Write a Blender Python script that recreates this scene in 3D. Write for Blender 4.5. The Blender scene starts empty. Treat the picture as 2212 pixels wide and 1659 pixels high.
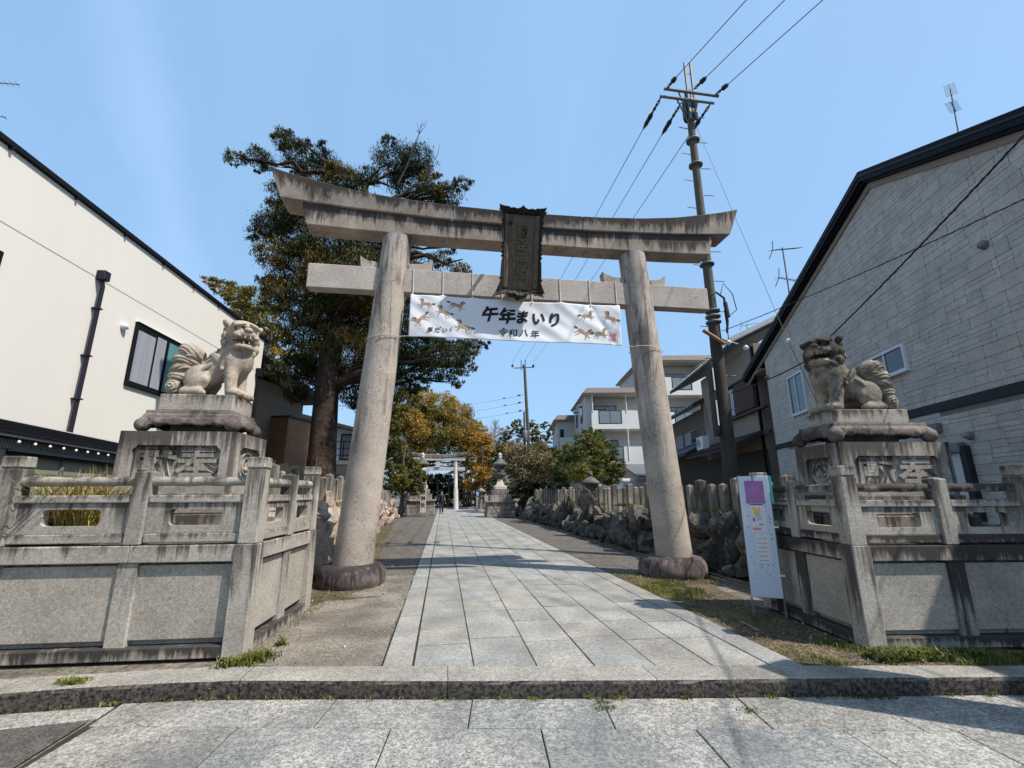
import bpy, bmesh, math, random
import numpy as np
from mathutils import Vector, Matrix, noise as mnoise
random.seed(7); rng = np.random.default_rng(7)
PI = math.pi
SC = bpy.context.scene
COL = SC.collection

# ------------------------------------------------------------------ camera
YAW, PIT, ROL, FOC = 0.146, 0.236, -0.004, 987.7      # focal length in units of a 2212 px wide frame
CAM = np.array([-1.407, -8.488, 1.45])
_cy, _sy = math.cos(YAW), math.sin(YAW)
FW = np.array([_sy*math.cos(PIT), _cy*math.cos(PIT), math.sin(PIT)])
_r = np.array([_cy, -_sy, 0.0]); _u = np.cross(_r, FW)
_c, _s = math.cos(ROL), math.sin(ROL)
RT, UP = _c*_r + _s*_u, -_s*_r + _c*_u
cd = bpy.data.cameras.new('camera'); cam = bpy.data.objects.new('camera', cd); COL.objects.link(cam)
cd.sensor_width = 36; cd.lens = 36*FOC/2212.0; cd.clip_start = 0.05; cd.clip_end = 3000
M = Matrix(((RT[0], UP[0], -FW[0]), (RT[1], UP[1], -FW[1]), (RT[2], UP[2], -FW[2]))).to_4x4()
M.translation = Vector(CAM); cam.matrix_world = M
SC.camera = cam
SC.render.resolution_x = 1024; SC.render.resolution_y = 768

# ------------------------------------------------------------------ light
def ray0(x, y): return FW + RT*((x-1106)/FOC) + UP*((829.5-y)/FOC)
SUNV = Vector((0.60, -0.39, 1.0)).normalized()
SKY_STR, SUN_STR = 0.12, 5.0
wd = bpy.data.worlds.new('World'); SC.world = wd; wd.use_nodes = True
wn = wd.node_tree; wn.nodes.clear()
wo = wn.nodes.new('ShaderNodeOutputWorld'); wb = wn.nodes.new('ShaderNodeBackground'); wb.inputs[1].default_value = SKY_STR
sk = wn.nodes.new('ShaderNodeTexSky'); sk.sky_type = 'NISHITA'; sk.sun_disc = False
sk.sun_elevation = math.asin(SUNV.z); sk.sun_rotation = math.atan2(SUNV.x, SUNV.y)
sk.air_density = 1.0; sk.dust_density = 1.6; sk.ozone_density = 1.3; sk.altitude = 50
# thin high cirrus over the blue
tc = wn.nodes.new('ShaderNodeTexCoord'); mp = wn.nodes.new('ShaderNodeMapping'); mp.inputs['Scale'].default_value = (3.2, 0.8, 1.1); mp.inputs['Rotation'].default_value = (0, 0.2, 0.5)
cn = wn.nodes.new('ShaderNodeTexNoise'); cn.inputs['Scale'].default_value = 1.6; cn.inputs['Detail'].default_value = 5; cn.inputs['Distortion'].default_value = 0.3
cr = wn.nodes.new('ShaderNodeValToRGB'); cr.color_ramp.elements[0].position = 0.42; cr.color_ramp.elements[1].position = 0.85
cr.color_ramp.elements[0].color = (0.62, 0.62, 0.62, 1); cr.color_ramp.elements[1].color = (0.74, 0.74, 0.74, 1)
mx = wn.nodes.new('ShaderNodeMixRGB'); mx.inputs[2].default_value = (2.7, 4.75, 7.4, 1)
wn.links.new(tc.outputs['Generated'], mp.inputs[0]); wn.links.new(mp.outputs[0], cn.inputs['Vector']); wn.links.new(cn.outputs['Fac'], cr.inputs[0])
wn.links.new(cr.outputs[0], mx.inputs[0]); wn.links.new(sk.outputs[0], mx.inputs[1]); # one long faint cirrus trail crossing the sky on the left
nrm_ = np.cross(ray0(262, 0), ray0(392, 560)); nrm_ /= np.linalg.norm(nrm_)
dt_ = wn.nodes.new('ShaderNodeVectorMath'); dt_.operation = 'DOT_PRODUCT'; dt_.inputs[1].default_value = tuple(nrm_); wn.links.new(tc.outputs['Generated'], dt_.inputs[0])
ab_ = wn.nodes.new('ShaderNodeMath'); ab_.operation = 'ABSOLUTE'; wn.links.new(dt_.outputs['Value'], ab_.inputs[0])
n2_ = wn.nodes.new('ShaderNodeTexNoise'); n2_.inputs['Scale'].default_value = 5; n2_.inputs['Detail'].default_value = 5; wn.links.new(tc.outputs['Generated'], n2_.inputs['Vector'])
ad_ = wn.nodes.new('ShaderNodeMath'); ad_.operation = 'MULTIPLY_ADD'; ad_.inputs[1].default_value = 0.10; wn.links.new(n2_.outputs['Fac'], ad_.inputs[0]); wn.links.new(ab_.outputs[0], ad_.inputs[2])
r2_ = wn.nodes.new('ShaderNodeValToRGB'); r2_.color_ramp.elements[0].position = 0.045; r2_.color_ramp.elements[0].color = (0.2,0.2,0.2,1); r2_.color_ramp.elements[1].position = 0.105; r2_.color_ramp.elements[1].color = (0,0,0,1); wn.links.new(ad_.outputs[0], r2_.inputs[0])
m2_ = wn.nodes.new('ShaderNodeMixRGB'); m2_.inputs[2].default_value = (4.3, 5.6, 8.3, 1); wn.links.new(r2_.outputs[0], m2_.inputs[0]); wn.links.new(mx.outputs[0], m2_.inputs[1])
wn.links.new(m2_.outputs[0], wb.inputs[0]); wn.links.new(wb.outputs[0], wo.inputs[0])
sl = bpy.data.lights.new('sun', 'SUN'); sl.energy = SUN_STR; sl.angle = math.radians(0.55); sl.color = (1.0, 0.93, 0.82)
so = bpy.data.objects.new('sun', sl); COL.objects.link(so); so.rotation_euler = SUNV.to_track_quat('Z', 'Y').to_euler()
SC.view_settings.view_transform = 'Standard'; SC.view_settings.look = 'None'; SC.view_settings.gamma = 1; SC.view_settings.use_curve_mapping = False
SC.view_settings.exposure = 0.36

# ------------------------------------------------------------------ plan helpers: a point of the survey photo carried to a real plane of the place
def ray(x, y): return FW + RT*((x-1106)/FOC) + UP*((829.5-y)/FOC)
def onZ(x, y, z=0.0): d = ray(x, y); return CAM + d*((z-CAM[2])/d[2])
def onY(x, y, Y): d = ray(x, y); return CAM + d*((Y-CAM[1])/d[1])
def onX(x, y, X): d = ray(x, y); return CAM + d*((X-CAM[0])/d[0])

# ------------------------------------------------------------------ materials
MATS = {}
def newmat(name):
    m = bpy.data.materials.new(name); m.use_nodes = True; nt = m.node_tree
    b = nt.nodes['Principled BSDF']; MATS[name] = m
    return m, nt, b
def N(nt, t, **kw):
    n = nt.nodes.new('ShaderNode'+t)
    for k, v in kw.items():
        if k in n.inputs: n.inputs[k].default_value = v
        else: setattr(n, k, v)
    return n
def L(nt, a, b): nt.links.new(a, b)
def ramp(nt, fac, p0, p1, c0=(0,0,0,1), c1=(1,1,1,1)):
    r = nt.nodes.new('ShaderNodeValToRGB'); e = r.color_ramp.elements
    e[0].position = p0; e[1].position = p1; e[0].color = c0; e[1].color = c1
    L(nt, fac, r.inputs[0]); return r.outputs[0]
def mixc(nt, fac, a, b, mode='MIX'):
    n = nt.nodes.new('ShaderNodeMixRGB'); n.blend_type = mode
    for i, v in ((0, fac), (1, a), (2, b)):
        if hasattr(v, 'node'): L(nt, v, n.inputs[i])
        elif i == 0: n.inputs[0].default_value = v
        else: n.inputs[i].default_value = tuple(v)+((1,) if len(v) == 3 else ())
    return n.outputs[0]
def mth(nt, op, a, b=0.0):
    n = nt.nodes.new('ShaderNodeMath'); n.operation = op
    for i, v in ((0, a), (1, b)):
        if hasattr(v, 'node'): L(nt, v, n.inputs[i])
        else: n.inputs[i].default_value = v
    return n.outputs[0]
def noise_tex(nt, vec, scale, detail=4, rough=0.55, dist=0.0):
    n = nt.nodes.new('ShaderNodeTexNoise'); n.inputs['Scale'].default_value = scale; n.inputs['Detail'].default_value = detail
    n.inputs['Roughness'].default_value = rough; n.inputs['Distortion'].default_value = dist
    if vec is not None: L(nt, vec, n.inputs['Vector'])
    return n.outputs['Fac']
def posvec(nt, scale=(1,1,1), rnd=0.0):
    g = nt.nodes.new('ShaderNodeNewGeometry'); m = nt.nodes.new('ShaderNodeMapping'); m.inputs['Scale'].default_value = scale
    L(nt, g.outputs['Position'], m.inputs[0])
    if rnd:
        oi = nt.nodes.new('ShaderNodeObjectInfo'); v = mth(nt, 'MULTIPLY', oi.outputs['Random'], rnd)
        L(nt, v, m.inputs['Location'])
    return m.outputs[0]
def stone(name, c1, c2, stain_shade=(0.035,0.03,0.028), amt=0.5, streak=True, speck=0.35, spscale=110, top=None, vary=0.0, rough=0.85, bump=0.35, tint=None, riser=0.0, patch=0.0, lichen=0.0, pits=0.0):
    m, nt, b = newmat(name)
    p = posvec(nt)
    base = mixc(nt, ramp(nt, noise_tex(nt, p, 2.3, 6, 0.6), 0.35, 0.65), c1, c2)
    sp = noise_tex(nt, p, spscale, 2, 0.7)
    base = mixc(nt, speck, base, ramp(nt, sp, 0.36, 0.62, (0.05,0.05,0.05,1), (0.95,0.95,0.95,1)), 'SOFT_LIGHT')
    sp2 = noise_tex(nt, p, spscale*0.32, 2, 0.6)
    base = mixc(nt, speck*0.6, base, ramp(nt, sp2, 0.4, 0.6, (0.2,0.2,0.2,1), (0.8,0.8,0.8,1)), 'SOFT_LIGHT')
    if vary:
        oi = N(nt, 'ObjectInfo')
        hs = N(nt, 'HueSaturation'); L(nt, base, hs.inputs['Color'])
        v = mth(nt, 'ADD', mth(nt, 'MULTIPLY', oi.outputs['Random'], vary), 1-vary/2); L(nt, v, hs.inputs['Value']); base = hs.outputs[0]
        if tint:
            r2 = mth(nt, 'FRACT', mth(nt, 'MULTIPLY', oi.outputs['Random'], 17.3))
            rr = ramp(nt, r2, 0.0, 1.0, tint[0]+(1,), tint[1]+(1,)); base = mixc(nt, 0.6, base, rr, 'MULTIPLY')
    if amt > 0:
        sn = ramp(nt, noise_tex(nt, posvec(nt, (11, 11, 0.8) if streak else (5, 5, 5), 0), 1.0, 5, 0.7, 0.5), 0.38, 0.64)
        big = ramp(nt, noise_tex(nt, posvec(nt, (1.5, 1.5, 0.8)), 1.0, 4, 0.6), 0.38, 0.66)
        f = mth(nt, 'ADD', mth(nt, 'MULTIPLY', sn, 0.38), mth(nt, 'MULTIPLY', big, 0.30))
        if top == 'attr':
            at = N(nt, 'Attribute'); at.attribute_name = 'topness'; f = mth(nt, 'ADD', f, mth(nt, 'MULTIPLY', at.outputs['Fac'], 0.55))
        elif top is not None:
            tcn = N(nt, 'TexCoord'); sx = N(nt, 'SeparateXYZ'); L(nt, tcn.outputs['Generated'], sx.inputs[0])
            f = mth(nt, 'ADD', f, mth(nt, 'MULTIPLY', sx.outputs[2], top))
            f = mth(nt, 'ADD', f, 0.35-top*0.5)
        else: f = mth(nt, 'ADD', f, 0.25)
        k = 1.02-0.5*amt
        mask = ramp(nt, f, k-0.04, k+0.22)
        base = mixc(nt, mth(nt, 'MULTIPLY', mask, 0.88), base, stain_shade)
    if pits > 0:
        pn_ = mth(nt, 'ADD', mth(nt, 'MULTIPLY', noise_tex(nt, p, 26, 3, 0.7), 0.75), mth(nt, 'MULTIPLY', noise_tex(nt, p, 2.2, 3), 0.3))
        base = mixc(nt, mth(nt, 'MULTIPLY', ramp(nt, pn_, 0.60, 0.68), pits), base, (0.09,0.075,0.065))
    if lichen > 0:
        ln = noise_tex(nt, p, 9, 5, 0.7, 0.5); base = mixc(nt, mth(nt, 'MULTIPLY', ramp(nt, ln, 0.58, 0.66), lichen), base, (0.42,0.42,0.36))
    if patch > 0:
        pn = noise_tex(nt, p, 1.1, 5, 0.6); base = mixc(nt, mth(nt, 'MULTIPLY', ramp(nt, pn, 0.45, 0.7), patch), base, stain_shade)
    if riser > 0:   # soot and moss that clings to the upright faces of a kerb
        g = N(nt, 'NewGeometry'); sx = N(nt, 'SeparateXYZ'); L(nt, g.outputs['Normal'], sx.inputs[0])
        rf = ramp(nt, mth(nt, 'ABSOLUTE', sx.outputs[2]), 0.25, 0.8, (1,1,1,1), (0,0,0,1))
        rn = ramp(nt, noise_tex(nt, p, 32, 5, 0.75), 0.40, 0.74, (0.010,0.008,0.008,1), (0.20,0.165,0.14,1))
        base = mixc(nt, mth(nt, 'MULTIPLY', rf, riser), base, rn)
    L(nt, base, b.inputs['Base Color']); b.inputs['Roughness'].default_value = rough
    b.inputs['Specular IOR Level'].default_value = 0.25
    bp = N(nt, 'Bump', Strength=bump, Distance=0.006)
    h = mth(nt, 'ADD', mth(nt, 'MULTIPLY', sp, 0.6), mth(nt, 'MULTIPLY', noise_tex(nt, p, 17, 6, 0.6), 1.6))
    L(nt, h, bp.inputs['Height']); L(nt, bp.outputs[0], b.inputs['Normal'])
    return m
def plain(name, col, rough=0.6, metal=0.0, var=0.12, vscale=3.0, bump=0.0, spec=0.4, streak=None, scol=None):
    m, nt, b = newmat(name); p = posvec(nt, streak or (1,1,1))
    n = noise_tex(nt, p, vscale, 6, 0.6)
    c2 = scol or tuple(c*(1-2.2*var) for c in col)
    L(nt, mixc(nt, ramp(nt, n, 0.3, 0.75), col, c2), b.inputs['Base Color'])
    b.inputs['Roughness'].default_value = rough; b.inputs['Metallic'].default_value = metal; b.inputs['Specular IOR Level'].default_value = spec
    if bump:
        bp = N(nt, 'Bump', Strength=bump, Distance=0.01); L(nt, noise_tex(nt, p, vscale*8, 5), bp.inputs['Height']); L(nt, bp.outputs[0], b.inputs['Normal'])
    return m
def leafmat(name, cols, scale=0.7, trans=0.35):
    m, nt, b = newmat(name); nt.nodes.remove(b); out = nt.nodes['Material Output']
    g = N(nt, 'NewGeometry'); p = posvec(nt)
    n = noise_tex(nt, p, scale, 4, 0.6)
    f = mth(nt, 'ADD', mth(nt, 'MULTIPLY', n, 1.0), mth(nt, 'MULTIPLY', mth(nt, 'SUBTRACT', g.outputs['Random Per Island'], 0.5), 0.22))
    r = nt.nodes.new('ShaderNodeValToRGB'); e = r.color_ramp.elements
    ps = np.linspace(0.36, 0.64, len(cols))
    e[0].position = ps[0]; e[0].color = cols[0]+(1,); e[1].position = ps[-1]; e[1].color = cols[-1]+(1,)
    for q, c in zip(ps[1:-1], cols[1:-1]): el = e.new(q); el.color = c+(1,)
    L(nt, f, r.inputs[0])
    hs = N(nt, 'HueSaturation'); L(nt, r.outputs[0], hs.inputs['Color'])
    L(nt, mth(nt, 'ADD', mth(nt, 'MULTIPLY', mth(nt, 'FRACT', mth(nt, 'MULTIPLY', g.outputs['Random Per Island'], 7.7)), 0.8), 0.6), hs.inputs['Value'])
    d = N(nt, 'BsdfDiffuse'); t = N(nt, 'BsdfTranslucent'); gl = N(nt, 'BsdfGlossy', Roughness=0.6); gl.inputs[0].default_value = (0.8,0.8,0.8,1)
    L(nt, hs.outputs[0], d.inputs[0]); L(nt, hs.outputs[0], t.inputs[0])
    a = N(nt, 'MixShader'); a.inputs[0].default_value = trans; L(nt, d.outputs[0], a.inputs[1]); L(nt, t.outputs[0], a.inputs[2])
    a2 = N(nt, 'MixShader'); a2.inputs[0].default_value = 0.025; L(nt, a.outputs[0], a2.inputs[1]); L(nt, gl.outputs[0], a2.inputs[2])
    L(nt, a2.outputs[0], out.inputs[0]); return m
def glassy(name, col=(0.02,0.025,0.03), rough=0.06):
    m, nt, b = newmat(name); b.inputs['Base Color'].default_value = col+(1,); b.inputs['Roughness'].default_value = rough
    b.inputs['Specular IOR Level'].default_value = 0.8; return m

GR = stone('granite_warm', (0.40,0.36,0.30), (0.30,0.27,0.235), amt=0.35, speck=0.4, patch=0.12)
GRF = stone('granite_fence', (0.370,0.338,0.294), (0.270,0.247,0.219), stain_shade=(0.04,0.034,0.03), amt=0.62, speck=0.4, spscale=95, top=0.35, vary=0.16, patch=0.22)
GRPN = stone('granite_panel', (0.360,0.328,0.284), (0.270,0.247,0.214), stain_shade=(0.09,0.078,0.065), amt=0.42, streak=False, speck=0.4, spscale=95, vary=0.12, patch=0.25)
GRFD = stone('granite_fence_dark', (0.380,0.343,0.294), (0.230,0.202,0.182), stain_shade=(0.014,0.011,0.012), amt=1.15, speck=0.4, spscale=95, top=0.35, vary=0.12, patch=0.3)
GRP = stone('granite_pedestal', (0.390,0.348,0.300), (0.290,0.258,0.225), stain_shade=(0.05,0.042,0.037), amt=0.74, speck=0.4, spscale=100, top=0.5, patch=0.25)
GRS = stone('granite_shelf', (0.20,0.165,0.15), (0.085,0.07,0.066), stain_shade=(0.022,0.018,0.018), amt=0.85, streak=False, speck=0.4, patch=0.5, lichen=0.25)
GRL = stone('granite_lion', (0.42,0.355,0.285), (0.26,0.22,0.175), stain_shade=(0.055,0.045,0.04), amt=0.62, streak=False, speck=0.4, patch=0.45, bump=1.0, pits=0.4)
GRLD = stone('granite_lion_dark', (0.40,0.345,0.265), (0.17,0.145,0.12), stain_shade=(0.025,0.021,0.02), amt=0.95, streak=False, speck=0.4, patch=0.5, bump=1.0, top=0.45, pits=0.4)
GRT = stone('granite_torii', (0.420,0.364,0.310), (0.320,0.278,0.241), stain_shade=(0.09,0.07,0.06), amt=0.5, speck=0.35, patch=0.28, top=0.35, pits=0.75)
GRTT = stone('granite_torii_top', (0.370,0.308,0.251), (0.260,0.217,0.182), stain_shade=(0.022,0.017,0.016), amt=1.08, speck=0.3, top='attr', patch=0.35, pits=0.6)
GRTB = stone('granite_torii_beam', (0.420,0.364,0.321), (0.330,0.288,0.257), amt=0.36, speck=0.3, pits=0.5)
GRB = stone('granite_footing', (0.22,0.175,0.16), (0.075,0.06,0.06), stain_shade=(0.022,0.018,0.019), amt=0.85, speck=0.4, patch=0.4, top=0.3)
PAV = stone('granite_slab', (0.295,0.288,0.268), (0.215,0.21,0.197), amt=0.0, speck=0.5, spscale=75, vary=0.2, tint=((1.0,0.94,0.88),(0.9,0.96,1.0)), patch=0.5, stain_shade=(0.12,0.118,0.105), bump=0.25)
PAVF = stone('granite_slab_rough', (0.30,0.285,0.26), (0.195,0.19,0.18), amt=0.0, speck=0.7, spscale=66, vary=0.18, tint=((1.0,0.95,0.9),(0.86,0.94,1.0)), patch=0.65, stain_shade=(0.095,0.103,0.11), bump=0.5)  # bluish patches put the soft dappled shade on the street into the colour
KRB = stone('granite_kerb', (0.30,0.28,0.25), (0.20,0.19,0.17), amt=0.0, speck=0.5, spscale=80, vary=0.12, riser=0.98, patch=0.5, stain_shade=(0.09,0.085,0.075))
ROCK = stone('rock_grey', (0.13,0.118,0.10), (0.035,0.032,0.028), stain_shade=(0.01,0.01,0.009), amt=0.55, streak=False, speck=0.5, spscale=40, vary=0.8, tint=((1.0,0.92,0.82),(0.85,0.92,1.0)), lichen=0.5, bump=0.9)
ROCKL = stone('rock_pinkish', (0.40,0.32,0.26), (0.19,0.155,0.13), stain_shade=(0.04,0.032,0.025), amt=0.5, streak=False, speck=0.5, spscale=40, vary=0.5, tint=((1.0,0.86,0.78),(0.9,0.95,1.0)), lichen=0.4, bump=0.9)
LANT = stone('lantern_stone', (0.34,0.3,0.27), (0.18,0.155,0.145), stain_shade=(0.06,0.035,0.04), amt=0.7, streak=False, speck=0.4, patch=0.4, vary=0.5, lichen=0.3)
LANTL = stone('lantern_stone_pale', (0.5,0.47,0.43), (0.38,0.35,0.32), amt=0.25, speck=0.3)
LANTD = stone('lantern_stone_dark', (0.14,0.135,0.125), (0.06,0.06,0.055), amt=0.5, streak=False, speck=0.3, lichen=0.3)
CONC = stone('old_concrete', (0.22,0.195,0.16), (0.14,0.12,0.10), stain_shade=(0.06,0.05,0.04), amt=0.5, streak=False, speck=0.6, spscale=55, patch=0.6, bump=0.8)
ASPH = stone('worn_asphalt', (0.12,0.105,0.09), (0.085,0.075,0.067), amt=0.0, speck=0.6, spscale=45, patch=0.35, stain_shade=(0.06,0.05,0.04), bump=0.8)
ASPH2 = stone('patch_asphalt', (0.085,0.075,0.07), (0.07,0.063,0.06), amt=0.0, speck=0.6, spscale=60)
SOIL = stone('bare_soil', (0.125,0.092,0.058), (0.065,0.05,0.034), stain_shade=(0.03,0.026,0.015), amt=0.5, streak=False, speck=0.8, spscale=35, patch=0.5, bump=1.0)
GROUND = stone('packed_ground', (0.17,0.15,0.12), (0.12,0.105,0.085), amt=0.0, speck=0.5, spscale=20, patch=0.4)
JOINT = plain('joint_moss', (0.032,0.032,0.02), 0.95, var=0.3, vscale=9, bump=0.5)
CREAM = plain('cream_render', (0.63,0.605,0.555), 0.8, var=0.02, vscale=1.0, streak=(1.2,1.2,0.25), spec=0.15)
BLACK = plain('black_metal_trim', (0.008,0.008,0.011), 0.6, var=0.1, spec=0.12)
NAVY = plain('dark_gutter', (0.02,0.016,0.028), 0.5, var=0.1, spec=0.2)
DARKG = plain('dark_grey_band', (0.026,0.028,0.034), 0.6, var=0.1, spec=0.2)
STEEL = plain('galvanised_steel', (0.19,0.20,0.205), 0.6, 0.2, var=0.15, spec=0.3)
ALUM = plain('white_aluminium', (0.62,0.63,0.64), 0.4, var=0.04)
GLASS = glassy('dark_window_glass')
GLASSF = glassy('frosted_glass', (0.19,0.22,0.23), 0.25)
WPAINT = plain('white_paint', (0.74,0.72,0.68), 0.6, var=0.04, vscale=1.0)
APTW = plain('apartment_render', (0.52,0.49,0.45), 0.8, var=0.05, vscale=0.5)
APTR = plain('brown_roof_tile', (0.17,0.125,0.11), 0.7, var=0.2, vscale=6, streak=(1,1,0.3), scol=(0.09,0.07,0.065))
STUCCO = plain('beige_stucco', (0.27,0.215,0.17), 0.9, var=0.06, vscale=1)
DSTUCCO = plain('brown_stucco', (0.13,0.095,0.072), 0.9, var=0.08, vscale=1)
DWOOD = plain('dark_wood', (0.045,0.036,0.03), 0.7, var=0.2, vscale=5, streak=(6,6,0.8))
RBROWN = plain('red_brown_louvre', (0.10,0.045,0.035), 0.6, var=0.1)
OBROWN = plain('rusty_panel', (0.30,0.155,0.075), 0.6, var=0.15, vscale=2)
KAWARA = plain('grey_roof_tile', (0.12,0.135,0.15), 0.35, var=0.2, vscale=12)
TILEEND = plain('pale_tile_end', (0.45,0.45,0.44), 0.6, var=0.1)
BLUESD = plain('blue_grey_siding', (0.40,0.42,0.42), 0.6, var=0.05)
CORRU = plain('corrugated_grey', (0.25,0.28,0.27), 0.5, var=0.08)
GGLASS = plain('dull_green_panel', (0.24,0.25,0.19), 0.35, var=0.05)
BULB = plain('white_bulb', (0.8,0.8,0.78), 0.2, var=0.0)
CURT = plain('sheer_curtain', (0.32,0.33,0.37), 0.35, var=0.2, vscale=1.0, streak=(14,14,0.3), spec=0.6, scol=(0.22,0.23,0.27))
CURT2 = plain('teal_curtain', (0.11,0.25,0.25), 0.35, var=0.2, vscale=1.0, streak=(14,14,0.3), spec=0.6, scol=(0.08,0.18,0.19))
POLE = plain('pole_concrete', (0.10,0.088,0.066), 0.85, var=0.12, vscale=1.5, bump=0.2)
POLED = plain('pole_weathered', (0.06,0.053,0.042), 0.85, var=0.2, vscale=3, bump=0.2)
RUBBER = plain('black_insulation', (0.012,0.012,0.016), 0.5, var=0.1)
PORC = plain('white_porcelain', (0.6,0.6,0.58), 0.25, var=0.02)
BARK = stone('tree_bark', (0.055,0.034,0.024), (0.016,0.012,0.010), amt=0.4, speck=0.5, spscale=12, bump=1.0)
BARK2 = stone('grey_bark', (0.12,0.10,0.085), (0.06,0.05,0.045), amt=0.3, speck=0.5, spscale=12, bump=1.0)
ROPE = plain('white_rope', (0.62,0.6,0.54), 0.9, var=0.05)
INK = plain('black_ink', (0.008,0.008,0.012), 0.8, var=0.0)
CLOTH = plain('banner_cloth', (0.66,0.67,0.70), 0.75, var=0.03, vscale=1.3)
CLOTHB = plain('pale_blue_print', (0.50,0.55,0.62), 0.75, var=0.04)
HORSE = plain('tan_print', (0.42,0.27,0.17), 0.8, var=0.22, vscale=20)
HORSED = plain('brown_black_print', (0.06,0.045,0.045), 0.8, var=0.1)
REDINK = plain('red_ink', (0.42,0.035,0.04), 0.8, var=0.05)
BRONZE = plain('weathered_bronze', (0.17,0.13,0.092), 0.75, 0.15, var=0.3, vscale=6, streak=(5,5,1), bump=0.5, scol=(0.04,0.03,0.022))
BRONZED = plain('blackened_bronze', (0.028,0.022,0.018), 0.7, 0.15, var=0.2, vscale=6)
GOLDL = plain('worn_gilt', (0.17,0.12,0.065), 0.7, 0.15, var=0.45, vscale=9, scol=(0.05,0.035,0.02))
SIGNW = plain('sign_white', (0.50,0.55,0.63), 0.35, var=0.02, vscale=1)
TEAL = plain('teal_plastic', (0.06,0.38,0.36), 0.4, var=0.03)
PURP = plain('purple_poster', (0.30,0.13,0.33), 0.3, var=0.12, vscale=9)
YEL = plain('yellow_orange_print', (0.72,0.42,0.12), 0.6, var=0.1, vscale=30)
PINKP = plain('pink_print', (0.62,0.25,0.2), 0.6, var=0.05)
PAPER = plain('white_paper', (0.62,0.60,0.62), 0.5, var=0.03)
GREYINK = plain('grey_ink', (0.22,0.2,0.25), 0.8, var=0.05)
CLOTHD = plain('dark_clothing', (0.014,0.015,0.02), 0.85, var=0.1)
TROUS = plain('navy_trousers', (0.02,0.022,0.032), 0.85, var=0.1)
SKIN = plain('skin', (0.45,0.28,0.2), 0.6, var=0.03)
HAIR = plain('dark_hair', (0.02,0.017,0.015), 0.6, var=0.1)
CEDAR = leafmat('dark_needles', [(0.014,0.024,0.009),(0.02,0.032,0.011),(0.025,0.04,0.012),(0.035,0.048,0.014),(0.05,0.056,0.016),(0.09,0.075,0.018),(0.22,0.13,0.022)], 0.33, 0.2)
CAMPHOR = leafmat('ochre_leaves', [(0.06,0.07,0.015),(0.20,0.17,0.03),(0.34,0.245,0.05),(0.44,0.26,0.05)], 0.3, 0.42)
ORANGE = leafmat('orange_leaves', [(0.28,0.21,0.04),(0.42,0.26,0.045),(0.48,0.24,0.04)], 0.35, 0.35)
OLIVE = leafmat('olive_leaves', [(0.03,0.04,0.012),(0.06,0.075,0.018),(0.14,0.13,0.025),(0.22,0.17,0.03)], 0.4, 0.3)
GLOSSY = leafmat('camellia_leaves', [(0.03,0.05,0.015),(0.06,0.09,0.022),(0.13,0.15,0.035),(0.25,0.22,0.05)], 0.9, 0.25)
DARKLF = leafmat('shadow_shrub', [(0.012,0.016,0.008),(0.022,0.03,0.012),(0.04,0.04,0.018)], 0.8, 0.15)  # deep shade under the camellia put into these near-black leaf colours
TWIG = leafmat('bare_twigs', [(0.09,0.085,0.04),(0.19,0.155,0.08),(0.33,0.255,0.12)], 0.8, 0.0)
TWIGP = leafmat('pinkish_twigs', [(0.26,0.23,0.24),(0.30,0.25,0.26)], 0.8, 0.0)
GRASS = leafmat('fresh_grass', [(0.055,0.07,0.014),(0.11,0.135,0.022),(0.21,0.20,0.045)], 3.0, 0.3)
DRYG = leafmat('dry_grass', [(0.15,0.11,0.04),(0.25,0.19,0.07),(0.17,0.17,0.04)], 3.0, 0.3)
SASA = leafmat('yellow_bamboo_grass', [(0.22,0.17,0.03),(0.42,0.33,0.10),(0.5,0.42,0.2)], 5.0, 0.35)
DRYLEAF = leafmat('fallen_leaves', [(0.16,0.09,0.04),(0.25,0.15,0.07)], 6.0, 0.1)

# ------------------------------------------------------------------ objects
def setp(o, label=None, cat=None, group=None, kind=None):
    if label: o['label'] = label
    if cat: o['category'] = cat
    if group: o['group'] = group
    if kind: o['kind'] = kind
    return o
def thing(name, label, cat, loc=(0,0,0), rotz=0.0, group=None, scale=1.0):
    o = bpy.data.objects.new(name, None); o.empty_display_size = 0.2; COL.objects.link(o)
    o.location = loc; o.rotation_euler = (0, 0, rotz); o.scale = (scale,)*3
    return setp(o, label, cat, group)
def link(name, me, mat=None, parent=None, kind=None, label=None, cat=None, group=None):
    o = bpy.data.objects.new(name, me); COL.objects.link(o)
    if mat is not None and not me.materials: me.materials.append(mat)
    if parent is not None: o.parent = parent
    return setp(o, label, cat, group, kind)
def mesh_np(name, V, F, smooth=False):
    me = bpy.data.meshes.new(name); V = np.asarray(V, dtype=np.float32)
    if isinstance(F, np.ndarray):
        nf, k = F.shape
        me.vertices.add(len(V)); me.vertices.foreach_set('co', V.ravel())
        me.loops.add(nf*k); me.loops.foreach_set('vertex_index', F.ravel().astype(np.int32))
        me.polygons.add(nf); me.polygons.foreach_set('loop_start', np.arange(0, nf*k, k, dtype=np.int32))
        me.update(calc_edges=True)
    else:
        me.from_pydata([tuple(map(float, v)) for v in V], [], F); me.update()
    if smooth: me.polygons.foreach_set('use_smooth', [True]*len(me.polygons))
    return me
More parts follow.
